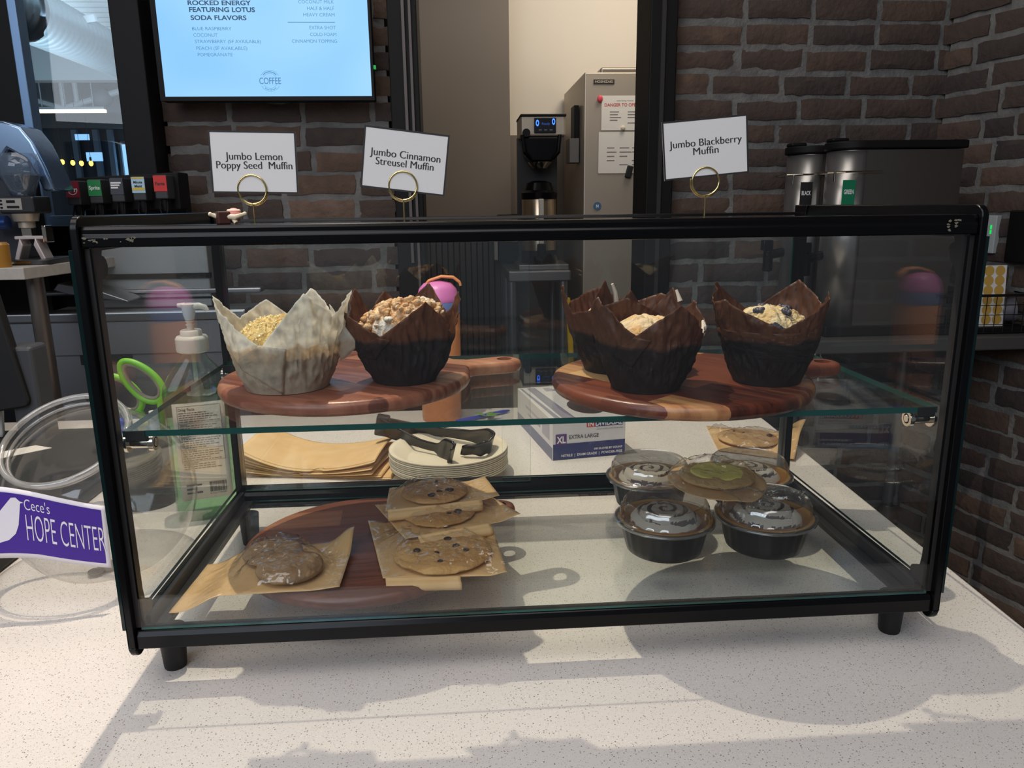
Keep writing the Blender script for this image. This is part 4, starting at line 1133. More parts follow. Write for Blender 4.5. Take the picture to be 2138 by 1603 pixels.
def sugar(c0, c1, n, rr, top, sz, seed, m):
    def f(t, surf):
        r = random.Random(seed)
        bm = B()
        for i in range(n):
            a, q = r.uniform(0, 2 * PI), rr * math.sqrt(r.random())
            rho = q / (rr * 1.08)
            z = .040 + (top - .040) * math.sqrt(max(0, 1 - rho ** 2.6)) + r.uniform(-.001, .002)
            s = sz * r.uniform(.5, 1.3)
            M = Matrix.Translation((q * math.cos(a), q * math.sin(a), z)) @ Matrix.Rotation(r.uniform(0, 3), 4, Vector((r.uniform(-1, 1), r.uniform(-1, 1), 1)).normalized())
            box(bm, -s, s, -s, s, -s * .8, s * .8, M=M)
        o = obj('sugar_topping', bm, m, t, smooth=0)
        o['kind'] = 'stuff'
    return f
SUG = P('sugar_grains', (246, 226, 170), .15, spec=.8)
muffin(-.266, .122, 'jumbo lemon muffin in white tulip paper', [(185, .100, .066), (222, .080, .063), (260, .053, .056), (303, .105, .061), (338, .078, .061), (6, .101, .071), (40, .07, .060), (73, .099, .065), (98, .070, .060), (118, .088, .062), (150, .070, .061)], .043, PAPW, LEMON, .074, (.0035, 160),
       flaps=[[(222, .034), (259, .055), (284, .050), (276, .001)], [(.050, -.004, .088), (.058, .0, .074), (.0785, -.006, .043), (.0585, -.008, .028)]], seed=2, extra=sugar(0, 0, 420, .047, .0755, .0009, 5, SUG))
def streusel(t, surf):
    r = random.Random(12)
    bm = B()
    for i in range(130):
        a, q = r.uniform(0, 2 * PI), .047 * math.sqrt(r.random())
        z = .040 + .045 * math.sqrt(max(0, 1 - (q / .053) ** 2.6)) + .010 * (q * math.cos(a) / .05 + .5) * .6
        sphere(bm, (q * math.cos(a), q * math.sin(a), z), r.uniform(.002, .0048), 8, 6, sc=(1, r.uniform(.7, 1.2), r.uniform(.6, 1)))
    for v in bm.verts:
        d = .0012 * fnz(v.co.x, v.co.y, v.co.z, 300, 3)
        v.co += Vector((d, d, d))
    obj('streusel_topping', bm, STREU, t, smooth=80)['kind'] = 'stuff'
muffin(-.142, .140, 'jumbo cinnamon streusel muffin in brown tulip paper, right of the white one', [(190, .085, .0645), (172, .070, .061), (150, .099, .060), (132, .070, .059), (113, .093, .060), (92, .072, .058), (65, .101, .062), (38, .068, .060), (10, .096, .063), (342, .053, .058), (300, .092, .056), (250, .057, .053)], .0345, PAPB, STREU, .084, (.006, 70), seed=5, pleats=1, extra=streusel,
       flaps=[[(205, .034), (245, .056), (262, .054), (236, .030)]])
ICE = P('white_icing', (232, 220, 202), .5)
def drip(pts):
    def f(t, surf):
        bm = B(); tube(bm, [surf(a, z, -.0012) for a, z in pts], [.0015 + .0007 * ((i * 7) % 3) for i in range(len(pts))], 8); obj('icing_drip', bm, ICE, t)
    return f
def wedge(t, surf):
    drip([(118, .103), (114, .094), (112, .082), (110, .072), (108, .064)])(t, surf)
    drip([(340, .055), (344, .057), (350, .064), (356, .069)])(t, surf)
    drip([(46, .096), (43, .089), (41, .084)])(t, surf)
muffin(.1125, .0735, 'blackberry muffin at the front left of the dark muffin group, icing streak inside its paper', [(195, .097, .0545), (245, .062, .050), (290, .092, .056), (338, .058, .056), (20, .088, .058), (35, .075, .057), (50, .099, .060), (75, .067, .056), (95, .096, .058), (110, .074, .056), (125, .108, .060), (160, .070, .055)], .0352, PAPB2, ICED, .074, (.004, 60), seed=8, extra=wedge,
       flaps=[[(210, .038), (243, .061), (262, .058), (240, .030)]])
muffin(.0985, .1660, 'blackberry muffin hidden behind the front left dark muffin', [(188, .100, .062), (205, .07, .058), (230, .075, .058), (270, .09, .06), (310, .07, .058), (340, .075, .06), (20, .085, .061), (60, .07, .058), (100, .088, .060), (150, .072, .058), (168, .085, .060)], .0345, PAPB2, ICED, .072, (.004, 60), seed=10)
def berries(t, surf):
    r = random.Random(3)
    bm = B()
    for cx, cy in ((-.018, -.012), (.016, -.004), (.020, .010), (-.004, .012), (.006, -.020)):
        for k in range(7):
            a, q = r.uniform(0, 2 * PI), r.uniform(0, .0055)
            px, py = cx + q * math.cos(a), cy + q * math.sin(a)
            z = .040 + .041 * math.sqrt(max(0, 1 - (math.hypot(px, py) / .053) ** 2.6))
            sphere(bm, (px, py, z - .0016), .0030, 10, 8)
    obj('blackberry', bm, P('berry_skin', (44, 44, 58), .4, var=(200, (110, 108, 118))), t)
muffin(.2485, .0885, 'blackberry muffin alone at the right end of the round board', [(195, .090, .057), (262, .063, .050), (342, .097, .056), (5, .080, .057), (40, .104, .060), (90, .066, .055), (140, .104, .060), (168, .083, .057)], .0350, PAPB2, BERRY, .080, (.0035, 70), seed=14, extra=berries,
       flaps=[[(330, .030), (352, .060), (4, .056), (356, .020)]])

# ================================================================== cinnamon rolls in black and gold tubs
TUB = P('black_tub_plastic', (24, 24, 26), .3, spec=.5)
TUBGOLD = P('gold_lining', (232, 172, 62), .3, metal=.35)
FZ = .0524
tub0 = None
def fl(n, amt): return lambda a, r, z: 1 + amt * (math.cos(a * n)) * (1 if .006 < z < .036 else 0)
def tub(x, y, rz, label):
    t = thing('baking_tub', label, 'tub', (x, y, FZ), rz, group='black tubs with clear lids on the case floor')
    bm = B(); lathe(bm, [(0, .0), (.0425, .0), (.0450, .002), (.0470, .010), (.0525, .035), (.0585, .038), (.0592, .040), (.0572, .0402), (.0530, .038)], 96, rfn=fl(24, .010), cap=False); obj('tub', bm, TUB, t, smooth=50)
    bm = B(); lathe(bm, [(.0, .0035), (.0430, .0035), (.0460, .012), (.0518, .0405), (.0565, .0410)], 64, cap=False); obj('gold_lining', bm, TUBGOLD, t, smooth=50)['label'] = 'gold inner lining'
    bm = B()
    def lidf(a, r, z): return 1 + (.012 * (1 if math.cos(a * 20) > .2 else 0) if .045 < z < .058 else 0)
    lathe(bm, [(.0603, .0375), (.0603, .0415), (.0575, .0430), (.0545, .0440), (.0532, .0470), (.0522, .0560), (.0500, .0615), (.0475, .0640), (.0458, .0630), (.0420, .0620), (.02, .0620), (0, .0620)], 120, rfn=lidf, cap=False)
    obj('lid', bm, PLASTIC, t, smooth=50, solid=.0004)['label'] = 'clear domed lid'
    # the roll inside, a thing of its own
    ro = thing('cinnamon_roll', 'iced cinnamon roll inside the ' + label.split('tub')[0] + 'tub', 'cinnamon roll', (x, y, FZ + .004), rz, group='cinnamon rolls in tubs')
    def spiral(px, py):
        r, a = math.hypot(px, py), math.atan2(py, px)
        return ((r / .0125) - a / (2 * PI) + .2 * nz(px * 60, py * 60, x * 50)) % 1.0
    def hf(u, v):
        a = 2 * PI * u; r = .0425 * v
        px, py = r * math.cos(a), r * math.sin(a)
        s = spiral(px, py)
        g = 1 - sm(.0, .17, s) * (1 - sm(.83, 1, s))
        z = .046 - .012 * (v ** 5) + .003 * (1 - v) - .0065 * g + .0012 * nz(px * 150, py * 150, x * 9)
        return (px, py, z)
    def mf(u, v):
        a = 2 * PI * u; r = .0425 * v
        s = spiral(r * math.cos(a), r * math.sin(a))
        return 1 if (s < .24 or s > .86) and nz(r * math.cos(a) * 50, r * math.sin(a) * 50, x * 30) > -.22 else 0
    bm = B(); grid(bm, hf, 110, 56, cu=True, mfn=mf); bmesh.ops.remove_doubles(bm, verts=bm.verts[:], dist=1e-6)
    obj('icing', bm, [ICE, P('cinnamon_filling', (92, 54, 34), .6) if 'cinnamon_filling' not in bpy.data.materials else bpy.data.materials['cinnamon_filling']], ro, smooth=60)
    bm = B(); lathe(bm, [(.0, 0), (.036, 0), (.040, .008), (.0425, .034)], 64, rfn=lambda a, r, z: 1 + .015 * nz(math.cos(a) * 3, math.sin(a) * 3, z * 60), cap=False)
    obj('bun', bm, P('baked_dough', (206, 142, 72), .6) if 'baked_dough' not in bpy.data.materials else bpy.data.materials['baked_dough'], ro, smooth=60)
tub(.161, .153, .2, 'front left black tub with a clear lid and gold lining')
tub(.2845, .151, 2.4, 'front right black tub with a clear lid and gold lining')
tub(.178, .298, 4.0, 'back left black tub with a clear lid, half under the wrapped cookie')
tub(.3165, .292, 1.1, 'back right black tub with a clear lid, nearest the rear post')

# ================================================================== bagged cookies
CHIP = P('chocolate_chip', (52, 32, 28), .4)
def cookie(x, y, z, r, th, c0, c1, label, seed, chips=0, rot=(0, 0, 0), cracks=.0, cat='cookie', mat=None):
    t = thing('cookie', label, cat, (x, y, z))
    t.rotation_euler = rot
    m = mat or P('cookie_dough', c0, .75, bump=(130, .8, .004), var=(30, c1))
    def fn(u, v):
        a = 2 * PI * u
        if v < .5:
            q = v * 2 * .98; zz = 0.0
        q = math.sin(v * PI)
        zz = th * .5 * (1 - math.cos(v * PI))
        rr = r * (q ** .45) * (1 + .03 * nz(math.cos(a) * 2, math.sin(a) * 2, seed))
        p = Vector((rr * math.cos(a), rr * math.sin(a), zz))
        if v > .4: p.z += .0018 * fnz(p.x, p.y, seed, 55, 4) - cracks * max(0, .12 - abs(nz(p.x * 38, p.y * 38, seed + 4))) * .06
        return p
    bm = B(); grid(bm, fn, 72, 40, cu=True); bmesh.ops.remove_doubles(bm, verts=bm.verts[:], dist=1e-6)
    obj('dough', bm, m, t, smooth=80)
    rr = random.Random(seed)
    for k in range(chips):
        bm = B()
        a, q = rr.uniform(0, 2 * PI), r * .8 * math.sqrt(rr.random())
        sphere(bm, (q * math.cos(a), q * math.sin(a), th * .99), rr.uniform(.003, .0062), 12, 8, sc=(1, .9, .5)); obj('chocolate_chip', bm, CHIP, t)
    return t

def cookie_bag(P00, P10, P11, P01, label, bulge, hgt, lip=None, tail=None, seed=1, zfn=None, group='cookies in kraft and clear film bags', nm='cookie_bag', rnd_=False):
    """flat bag: kraft back sheet with a clear front; corners in plan, heights from zfn(u, v)"""
    ps = [Vector((*p[:2], 0)) for p in (P00, P10, P11, P01)]
    o0 = ps[0].copy()
    z0 = P00[2]
    t = thing(nm, label, 'cookie bag', (o0.x, o0.y, z0), group=group)
    def pl(u, v):
        if rnd_:
            x, y = 2 * u - 1, 2 * v - 1
            u, v = .5 + .53 * x * math.sqrt(1 - y * y / 2.2), .5 + .53 * y * math.sqrt(1 - x * x / 2.2)
        p = (ps[0] * (1 - u) + ps[1] * u) * (1 - v) + (ps[3] * (1 - u) + ps[2] * u) * v - o0
        return p
    def kz(u, v): return (zfn(u, v) if zfn else 0)
    bm = B()
    def kf(u, v):
        p = pl(u, v); p.z = kz(u, v) + .0006 * nz(u * 5, v * 5, seed); return p
    grid(bm, kf, 40, 30)
    obj('kraft_back', bm, KRAFT2, t, smooth=80, solid=.0003)
    if lip:
        bm = B()
        lu0, lu1, out, rad, back = lip
        # front flap of the kraft sheet, rolled forward and tucked back underneath
        d = (ps[0] + ps[1]) * .5 - (ps[3] + ps[2]) * .5
        d.normalize()
        def lf(u, v):
            uu = lu0 + (lu1 - lu0) * u
            p = pl(uu, 0); z = kz(uu, 0)
            if v < .35: s = v / .35; q = p + d * out * s; q.z = z - .001 * s + .002 * math.sin(s * PI)
            elif v < .7:
                s = (v - .35) / .35; q = p + d * (out + rad * math.sin(s * PI)); q.z = z - .001 - rad * (1 - math.cos(s * PI))
            else: s = (v - .7) / .3; q = p + d * (out - back * s); q.z = z - .001 - 2 * rad + .0005
            return q
        grid(bm, lf, 20, 30)
        obj('kraft_flap', bm, KRAFT2, t, smooth=80, solid=.0003)
    bm = B()
    def ff(u, v):
        p = pl(u, v)
        b = bulge(u, v)
        wr = .0016 * nz(u * 11 + v * 4, v * 5 - u * 3, seed) + .0009 * nz(u * 30, v * 22, seed + 2) + .0022 * max(0, 1 - 9 * abs(nz(u * 4 + v * 1.5, v * 2.2 - u * 2, seed + 6))) + .0014 * max(0, 1 - 10 * abs(nz(u * 7 - v * 5, v * 4 + u * 3, seed + 8)))
        e = min(1, min(u, 1 - u, v, 1 - v) * 12)
        p.z = kz(u, v) + .0007 + hgt * b + wr * e * (.4 + b)
        return p
    grid(bm, ff, 60, 44)
    obj('clear_film', bm, FILM, t, smooth=80)
    return t
def bump(*spots):
    def f(u, v):
        b = 0
        for cu, cv, ru, rv in spots:
            q = math.hypot((u - cu) / ru, (v - cv) / rv)
            b = max(b, 1 - sm(.72, 1.35, q))
        return b
    return f

# bag lying to the left, two dark cookies
cookie_bag((-.389, .045, .0545), (-.213, .048, 0), (-.212, .166, 0), (-.384, .155, 0), 'flat bag at far left of the case floor holding two brown cookies', bump((.62, .36, .24, .36), (.52, .70, .20, .28)), .0195,
           zfn=lambda u, v: .0170 * sm(.05, .32, u) + (.003 + .016 * sm(.35, .95, v) * (.55 + .45 * math.sin(v * 8))) * sm(.80, 1, u) - .0 , seed=3)
cookie(-.272, .087, .0728, .036, .015, (186, 152, 114), (156, 122, 88), 'brown sugar dusted cookie in front, in the far left bag', 21)
cookie(-.300, .128, .0728, .033, .013, (178, 144, 108), (150, 118, 86), 'brown cookie behind the front one in the far left bag', 22)
# stack of three
Z1 = BF + .0006
cookie_bag((-.170, .068, Z1), (-.036, .062, 0), (-.046, .176, 0), (-.204, .226, 0), 'lowest bag of the stack of three, chunky chocolate chip cookie facing front', bump((.52, .40, .42, .46)), .0145, lip=(.02, .62, .006, .0055, .02), zfn=lambda u, v: .003 + .004 * sm(.85, 1, u), seed=7)
cookie(-.106, .116, Z1 + .004, .056, .0105, (216, 172, 112), (198, 150, 92), 'chocolate chip cookie in the lowest bag of the stack', 31, chips=9, cracks=.25)
cookie_bag((-.150, .132, Z1 + .0165), (-.012, .178, 0), (-.050, .262, 0), (-.196, .240, 0), 'middle bag of the stack of three, its kraft corner pointing right', bump((.46, .48, .36, .44)), .0135, lip=(.10, .72, .004, .006, .02), zfn=lambda u, v: .002 + .006 * sm(.8, 1, u) * (1 - v), seed=11)
cookie(-.112, .198, Z1 + .0192, .045, .0095, (208, 160, 100), (188, 140, 84), 'chocolate chip cookie in the middle bag of the stack', 41, chips=6, cracks=.2)
cookie_bag((-.176, .178, Z1 + .0325), (-.036, .205, 0), (-.052, .275, 0), (-.178, .256, 0), 'top bag of the stack of three with shiny film', bump((.40, .5, .34, .44)), .013, lip=(.02, .84, .002, .0055, .02), zfn=lambda u, v: .002 + .004 * sm(.8, 1, u), seed=17)
cookie(-.118, .226, Z1 + .0352, .042, .009, (206, 160, 106), (186, 140, 90), 'cookie in the top bag of the stack', 51, chips=4)
# wrapped cookie on the tubs
ZT = FZ + .0648
cookie_bag((.176, .155, ZT), (.270, .122, 0), (.316, .238, 0), (.192, .270, 0), 'clear bag with a yellow iced cookie lying across the four tubs', bump((.46, .55, .42, .44)), .019, zfn=lambda u, v: .0015 - .004 * sm(.7, 1, u) * (1 - v), seed=23, rnd_=True)
yc = cookie(.240, .203, ZT + .0025, .047, .011, (222, 186, 128), (206, 168, 110), 'tan cookie with yellow icing in the bag on the tubs', 61)
bm = B(); lathe(bm, [(0, .0125), (.025, .0125), (.031, .0118), (.033, .0100)], 48, rfn=lambda a, r, z: 1 + .06 * nz(math.cos(a) * 2, math.sin(a) * 2, 4), cap=False); obj('icing', bm, P('lemon_icing', (255, 244, 130), .3), yc)['label'] = 'yellow icing'
bag_ = [o for o in C.objects if o.get('label', '').startswith('clear bag with a yellow')][0]
bm = B()
def tail(u, v):
    a = Vector((.205 + .095 * v, .150 - .005 * v, ZT + .006)); b = Vector((.245 + .085 * v, .105 + .02 * v, ZT + .001))
    p = a * (1 - u) + b * u
    p.z += .010 * math.sin(PI * (u * .8 + .1)) + .004 * nz(u * 6, v * 14, 5) + .003 * math.sin(v * 16 + u * 4)
    return p - Vector(bag_.location)
grid(bm, tail, 30, 40); obj('film_tail', bm, FILM, bag_, smooth=80)
# bag on the counter behind the case
cookie_bag((.403, .660, .002), (.520, .588, 0), (.606, .735, 0), (.432, .822, 0), 'kraft cookie bag lying on the counter behind the right rear post', bump((.5, .5, .38, .40), (.12, .75, .1, .1)), .014, zfn=lambda u, v: .001 + .034 * sm(.70, 1, u) * sm(-.1, .5, v) , seed=29)
cookie(.480, .712, .004, .058, .010, (196, 160, 112), (170, 132, 88), 'pale cookie in the bag behind the right rear post', 71, chips=3)

# ================================================================== donation jar
t = thing('donation_jar', 'clear slanted donation jar with a purple lettered sticker left of the case', 'jar', (-.557, .287, 0))
jc = Vector((0, 0, .098)); JR = .116
jn = Vector((-.06, -.515, .855)).normalized()
jx = Vector((0, 0, 1)).cross(jn).normalized(); jy = jn.cross(jx)
def jar_p(r, h, a, dc=0):
    p = jc + jn * h + (jx * math.cos(a) + jy * math.sin(a)) * r
    return p
prof = []
hm = .0945
rm = math.sqrt(JR ** 2 - hm ** 2)
for i in range(40):
    th = math.asin(hm / JR) - (math.asin(hm / JR) + PI / 2) * i / 39
    prof.append((JR * math.cos(th), JR * math.sin(th)))
prof = [(rm + .006, hm + .016), (rm + .007, hm + .012), (rm + .003, hm + .008), (rm - .001, hm + .004)] + prof
bm = B()
def jf(u, v):
    k = v * (len(prof) - 1); i = min(int(k), len(prof) - 2); f = k - i
    r = prof[i][0] * (1 - f) + prof[i + 1][0] * f; h = prof[i][1] * (1 - f) + prof[i + 1][1] * f
    p = jar_p(r, h, 2 * PI * u)
    if p.z < .0035:
        p.z = .0035 - .0028 * (1 - min(1, max(0, (Vector((p.x, p.y, 0)).length - .03) / .03)))if False else .0035
    return p
grid(bm, jf, 96, len(prof) - 1, cu=True)
obj('body', bm, JARMAT, t, smooth=70)
bm = B()
tube(bm, [jar_p(rm + .0055, hm + .0155, 2 * PI * i / 96) for i in range(96)], .0038, 10, closed=True)
tube(bm, [jar_p(rm + .0015, hm + .006, 2 * PI * i / 96) for i in range(96)], .002, 8, closed=True)
obj('rim', bm, clear('rim_plastic', tint=(.90, .90, .90), f0=.14, rough=.06, haze=.22, hazec=(225, 222, 218)), t, smooth=70)
# sticker
SX0, SX1 = -.700, -.4985
def stk(s, v, off=0.0):
    """s 0..1 left to right, v 0..1 bottom to top (local to the jar)"""
    x = SX0 + (SX1 - SX0) * s
    zt = .1585 - .028 * sm(.40, 1.15, s) * 1.0 - .012 * max(0, s - .35)
    zb = .0735 - .013 * sm(.45, 1.05, s) - .022 * max(0, s - .62)
    y = .1670 + .012 * math.sin(s * PI * 1.1) * -.3 + .010 * max(0, s - .75)
    return Vector((x + .557 + .002 * (1 - v) * s, y - .287 - off - .010 * (1 - v), zb + (zt - zb) * v))
PUR = P('purple_vinyl', (74, 44, 150), .35)
bm = B(); grid(bm, lambda u, v: stk(u, v), 40, 12); o = obj('sticker', bm, P('sticker_white', (232, 226, 232), .4), t, smooth=80, solid=.0003)
bm = B(); grid(bm, lambda u, v: stk(.03 + .945 * u, .07 + .86 * v, .0004), 40, 12); obj('purple_field', bm, PUR, o, smooth=80)
bm = B()
I4 = Matrix.Identity(4)
SW, SHh = SX1 - SX0, .085
bend = lambda lx, ly: stk(lx / SW, ly / SHh, .0008)
# the line of big letters and the name above it
text_mesh(bm, 'HOPE CENTER', .0335, I4, .1165, .0225, .0815, bend=bend, heavy=-.012)
text_mesh(bm, "Cece's", .0135, I4, .1165, .0610, .0265, bend=bend, heavy=-.006)
def flat(poly):
    vs_ = [bm.verts.new(bend(p[0] + .0165, p[1])) for p in poly]
    f = bm.faces.new(vs_)
    bmesh.ops.triangulate(bm, faces=[f])
# white dove: body with a raised head, and a wing whose inner edge is a face in profile
flat([(.0955, .0705), (.0915, .0745), (.0865, .0735), (.0840, .0690), (.0838, .0600), (.0835, .0490), (.0800, .0380), (.0735, .0310), (.0640, .0270), (.0540, .0265), (.0460, .0250), (.0560, .0195), (.0690, .0185), (.0800, .0220), (.0880, .0300), (.0920, .0410), (.0925, .0530), (.0925, .0610), (.0960, .0680), (.0995, .0695)])
flat([(.0420, .0600), (.0560, .0625), (.0660, .0600), (.0740, .0530), (.0790, .0440), (.0800, .0400), (.0765, .0420), (.0745, .0395), (.0760, .0370), (.0740, .0350), (.0745, .0325), (.0715, .0310), (.0690, .0365), (.0640, .0430), (.0580, .0540), (.0500, .0585)])
obj('lettering', bm, P('sticker_print', (236, 230, 238), .4), o, smooth=0)
for k, (x, y, z, rr) in enumerate(((-.552, .266, .0042, .0130), (-.561, .2505, .0042, .0098))):
    bm = B(); lathe(bm, [(0, 0), (rr, 0), (rr, .0019), (rr * .9, .0019), (rr * .86, .0015), (0, .0015)], 40, M=Matrix.Translation((x, y, z)) @ Matrix.Rotation(.10 * (1 - k), 4, 'X'))
    tag(obj('coin', bm, P('coin_nickel', (150, 144, 136), .35, metal=.9, bump=(500, .6, .001)), None), ('larger silver coin lying in the donation jar', 'smaller silver coin in front of the larger one in the jar')[k], 'coin', 'coins in the jar')

# ================================================================== hand sanitizer
t = thing('sanitizer_bottle', 'clear pump bottle of pale green hand sanitizer with a white back label', 'bottle', (-.4765, .447, 0), .30)
CLG = clear('bottle_plastic', tint=(.93, .975, .94), f0=.05, rough=.03)
GEL = clear('green_gel', tint=(.70, .90, .72), f0=.03, rough=.02, haze=.10, hazec=(150, 210, 150))
PUMP = P('pump_white', (226, 228, 222), .35, trl=.3)
def sq(hw, hd, e, z, off=0.0, n=64):
    pts = []
    for i in range(n):
        a = 2 * PI * i / n
        c, s = math.cos(a), math.sin(a)
        pts.append(Vector(((hw - off) * math.copysign(abs(c) ** e, c), (hd - off) * math.copysign(abs(s) ** e, s), z)))
    return pts
def loft(bm, rings, cap0=True, cap1=False):
    R_ = [[bm.verts.new(p) for p in r] for r in rings]
    n = len(R_[0])
    for j in range(len(R_) - 1):
        for i in range(n): bm.faces.new((R_[j][i], R_[j][(i + 1) % n], R_[j + 1][(i + 1) % n], R_[j + 1][i]))
    if cap0: bm.faces.new(R_[0][::-1])
    if cap1: bm.faces.new(R_[-1])
secs = [(.044, .026, .55, 0), (.0475, .029, .5, .004), (.048, .029, .5, .12), (.0485, .0295, .5, .198), (.047, .028, .5, .206), (.038, .023, .6, .224), (.020, .018, .8, .246), (.0175, .0175, 1, .252), (.0175, .0175, 1, .258)]
bm = B(); loft(bm, [sq(*s) for s in secs]); obj('body', bm, CLG, t, smooth=50)
bm = B(); loft(bm, [sq(a, b, e, z, .0015) for a, b, e, z in [(.044, .026, .55, .0025)] + secs[1:4]] + [sq(.0485, .0295, .5, .200, .0015)], True, True); obj('gel', bm, GEL, t, smooth=50)
bm = B(); grid(bm, lambda u, v: (-.036 + .072 * u, -.0297 - .0004 * math.sin(u * PI), .036 + .150 * v), 12, 4); lb = obj('label', bm, P('label_cream', (226, 222, 206), .55), t, smooth=80, solid=.0002)
M = frame((1, 0, 0), (0, 0, 1), (-.036, -.0306, .036))
bm = B()
r = random.Random(8)
text_mesh(bm, 'Drug Facts', .0042, M, .008, .1385, .022, heavy=.02)
for z0, z1 in ((.060, .1455),): 
    for a in ((.006, .0065, z0, z1), (.0655, .066, z0, z1), (.006, .066, z1 - .0005, z1), (.006, .066, z0, z0 + .0005)): box(bm, a[0], a[1], a[2], a[3], -.0001, .0001, M=M)
z = .1345; k = 0
while z > .046:
    if k % 6 == 5:
        if z > .062: box(bm, .006, .066, z + .001, z + .0014, -.0001, .0001, M=M)
    else:
        w_ = r.uniform(.030, .056)
        x = .008
        while x < .008 + w_:
            l = r.uniform(.002, .007); box(bm, x, min(x + l, .0635), z, z + .0013, -.0001, .0001, M=M); x += l + .0011
        if k % 6 == 0: text_mesh(bm, ('Uses', 'Warnings', 'Directions', 'Other information', 'Inactive ingredients')[min(4, k // 6)], .0018, M, .008, z + .0022, None, heavy=.03) if k else None
    z -= .0033; k += 1
x = .040
while x < .063:
    w_ = r.choice((.0004, .0007, .0011)); box(bm, x, x + w_, .010, .026, -.0001, .0001, M=M); x += w_ + r.choice((.0005, .0008))
text_mesh(bm, '0 52217 00080', .0022, M, .040, .0065, .023)
for k in range(3): box(bm, .008, .008 + r.uniform(.014, .022), .010 + .006 * k, .0125 + .006 * k, -.0001, .0001, M=M)
obj('lettering', bm, P('label_ink', (84, 82, 80), .6), lb, smooth=0)
bm = B(); lathe(bm, [(.0185, .256), (.0225, .258)] + [(.0225 + .0008 * (k % 2), .260 + .0022 * k) for k in range(9)] + [(.0205, .2805), (.0155, .281), (.0150, .288), (.0135, .2895), (0, .2895)], 48); obj('collar', bm, PUMP, t, smooth=50)
bm = B(); cyl(bm, (0, 0, .289), (0, 0, .312), .0050); cyl(bm, (0, 0, .296), (0, 0, .298), .0062); cyl(bm, (0, 0, .301), (0, 0, .303), .0062); obj('stem', bm, PUMP, t)
bm = B()
lathe(bm, [(.0065, .304), (.0085, .312), (.0095, .322), (.0105, .327), (.006, .3285), (0, .3285)], 32)
Mz = Matrix.Rotation(-.3, 4, 'Z')
tube(bm, [Mz @ Vector(p) for p in ((.002, 0, .3235), (.016, 0, .3245), (.024, 0, .322), (.0265, 0, .317))], [.0050, .0046, .0040, .0034], 12)
tube(bm, [Mz @ Vector(p) for p in ((-.004, 0, .325), (-.015, 0, .3255))], [.0045, .003], 12)
obj('pump_head', bm, PUMP, t)
bm = B(); cyl(bm, (0, 0, .03), (0, 0, .256), .0032, seg=12); obj('dip_tube', bm, clear('dip_tube_plastic', tint=(.9, .95, .9), haze=.3, hazec=(220, 230, 215)), t)

# ================================================================== pen cup with scissors and pens
bm = B(); lathe(bm, [(0, 0), (.042, 0), (.043, .002), (.044, .112), (.0425, .112), (.041, .004), (0, .004)], 48, (-.592, .505, 0), cap=False)
tag(obj('pen_cup', bm, P('cup_black_mesh', (30, 30, 32), .5), None), 'black pen cup behind the donation jar', 'cup')
GRN = P('lime_plastic', (118, 190, 44), .4); GRY = P('grey_soft_grip', (136, 124, 108), .5)
t = thing('scissors', 'scissors with lime green handles standing in the pen cup', 'scissors', (-.585, .505, .06))
for k, (cx, cz, a, b_, tilt_) in enumerate(((.006, .142, .040, .021, -.86), (-.027, .120, .034, .020, -.95))):
    bm = B(); bm2 = B()
    P_ = []
    Q_ = []
    for i in range(40):
        an = 2 * PI * i / 40
        ex, ez = a * math.cos(an), b_ * math.sin(an) * (1 + .15 * math.cos(an))
        x_, z_ = cx + ex * math.cos(tilt_) - ez * math.sin(tilt_), cz + ex * math.sin(tilt_) + ez * math.cos(tilt_)
        P_.append((x_, -.004 + .008 * k, z_))
        ex, ez = ex * .84, ez * .78
        Q_.append((cx + ex * math.cos(tilt_) - ez * math.sin(tilt_), -.004 + .008 * k, cz + ex * math.sin(tilt_) + ez * math.cos(tilt_)))
    tube(bm, P_, .0048, 12, closed=True)
    e = Vector((cx + a * math.cos(tilt_), -.004 + .008 * k, cz + a * math.sin(tilt_)))
    tube(bm, [e, (.012 if k else .026, 0, .055), (.010, 0, .02)], [.006, .006, .005], 12)
    h = obj('handle', bm, GRN, t)
    tube(bm2, Q_, .0030, 10, closed=True); obj('grip_lining', bm2, GRY, h)
bm = B(); tube(bm, [(.012, 0, .03), (.0, .0, -.05)], [.008, .002], 4); obj('blade', bm, CHROME, t)
t = thing('scissors', 'black handled scissors standing in the pen cup left of the green ones', 'scissors', (-.625, .512, .06))
bm = B()
for cx, cz in ((-.026, .108), (-.012, .094)):
    tube(bm, [(cx + .017 * math.cos(a), .004 * (cz < .1), cz + .011 * math.sin(a) - .4 * .017 * math.cos(a)) for a in [2 * PI * i / 24 for i in range(24)]], .0042, 10, closed=True)
    tube(bm, [(cx + .014, 0, cz - .008), (.012, 0, .04), (.014, 0, -.02)], [.0045, .005, .004], 8)
obj('handle', bm, BLACK, t)
bm = B(); tube(bm, [(.013, 0, .0), (.013, 0, -.05)], [.006, .002], 4); obj('blade', bm, CHROME, t)
def pen(x, y, tx, ty, top, body, cap, label, capl=.03, rr=.0062):
    t = thing('pen', label, 'pen', (x, y, .006), group='pens in the pen cup')
    d = Vector((tx, ty, top)); n_ = d.normalized()
    bm = B(); tube(bm, [(0, 0, 0), d - n_ * capl], rr * .85, 12); obj('barrel', bm, body, t)
    bm = B(); tube(bm, [d - n_ * capl, d], rr, 12); obj('cap', bm, cap, t, bevel=.001)
PW, PBl, PY = P('pen_white', (216, 212, 204), .4), P('pen_blue', (28, 60, 190), .35), P('pen_yellow', (220, 206, 60), .4)
pen(-.600, .500, -.002, -.012, .155, PBl, PW, 'white capped marker with a blue band in the pen cup', .020, .0068)
pen(-.575, .500, .012, -.010, .150, PW, PW, 'white pen leaning right in the pen cup', .016)
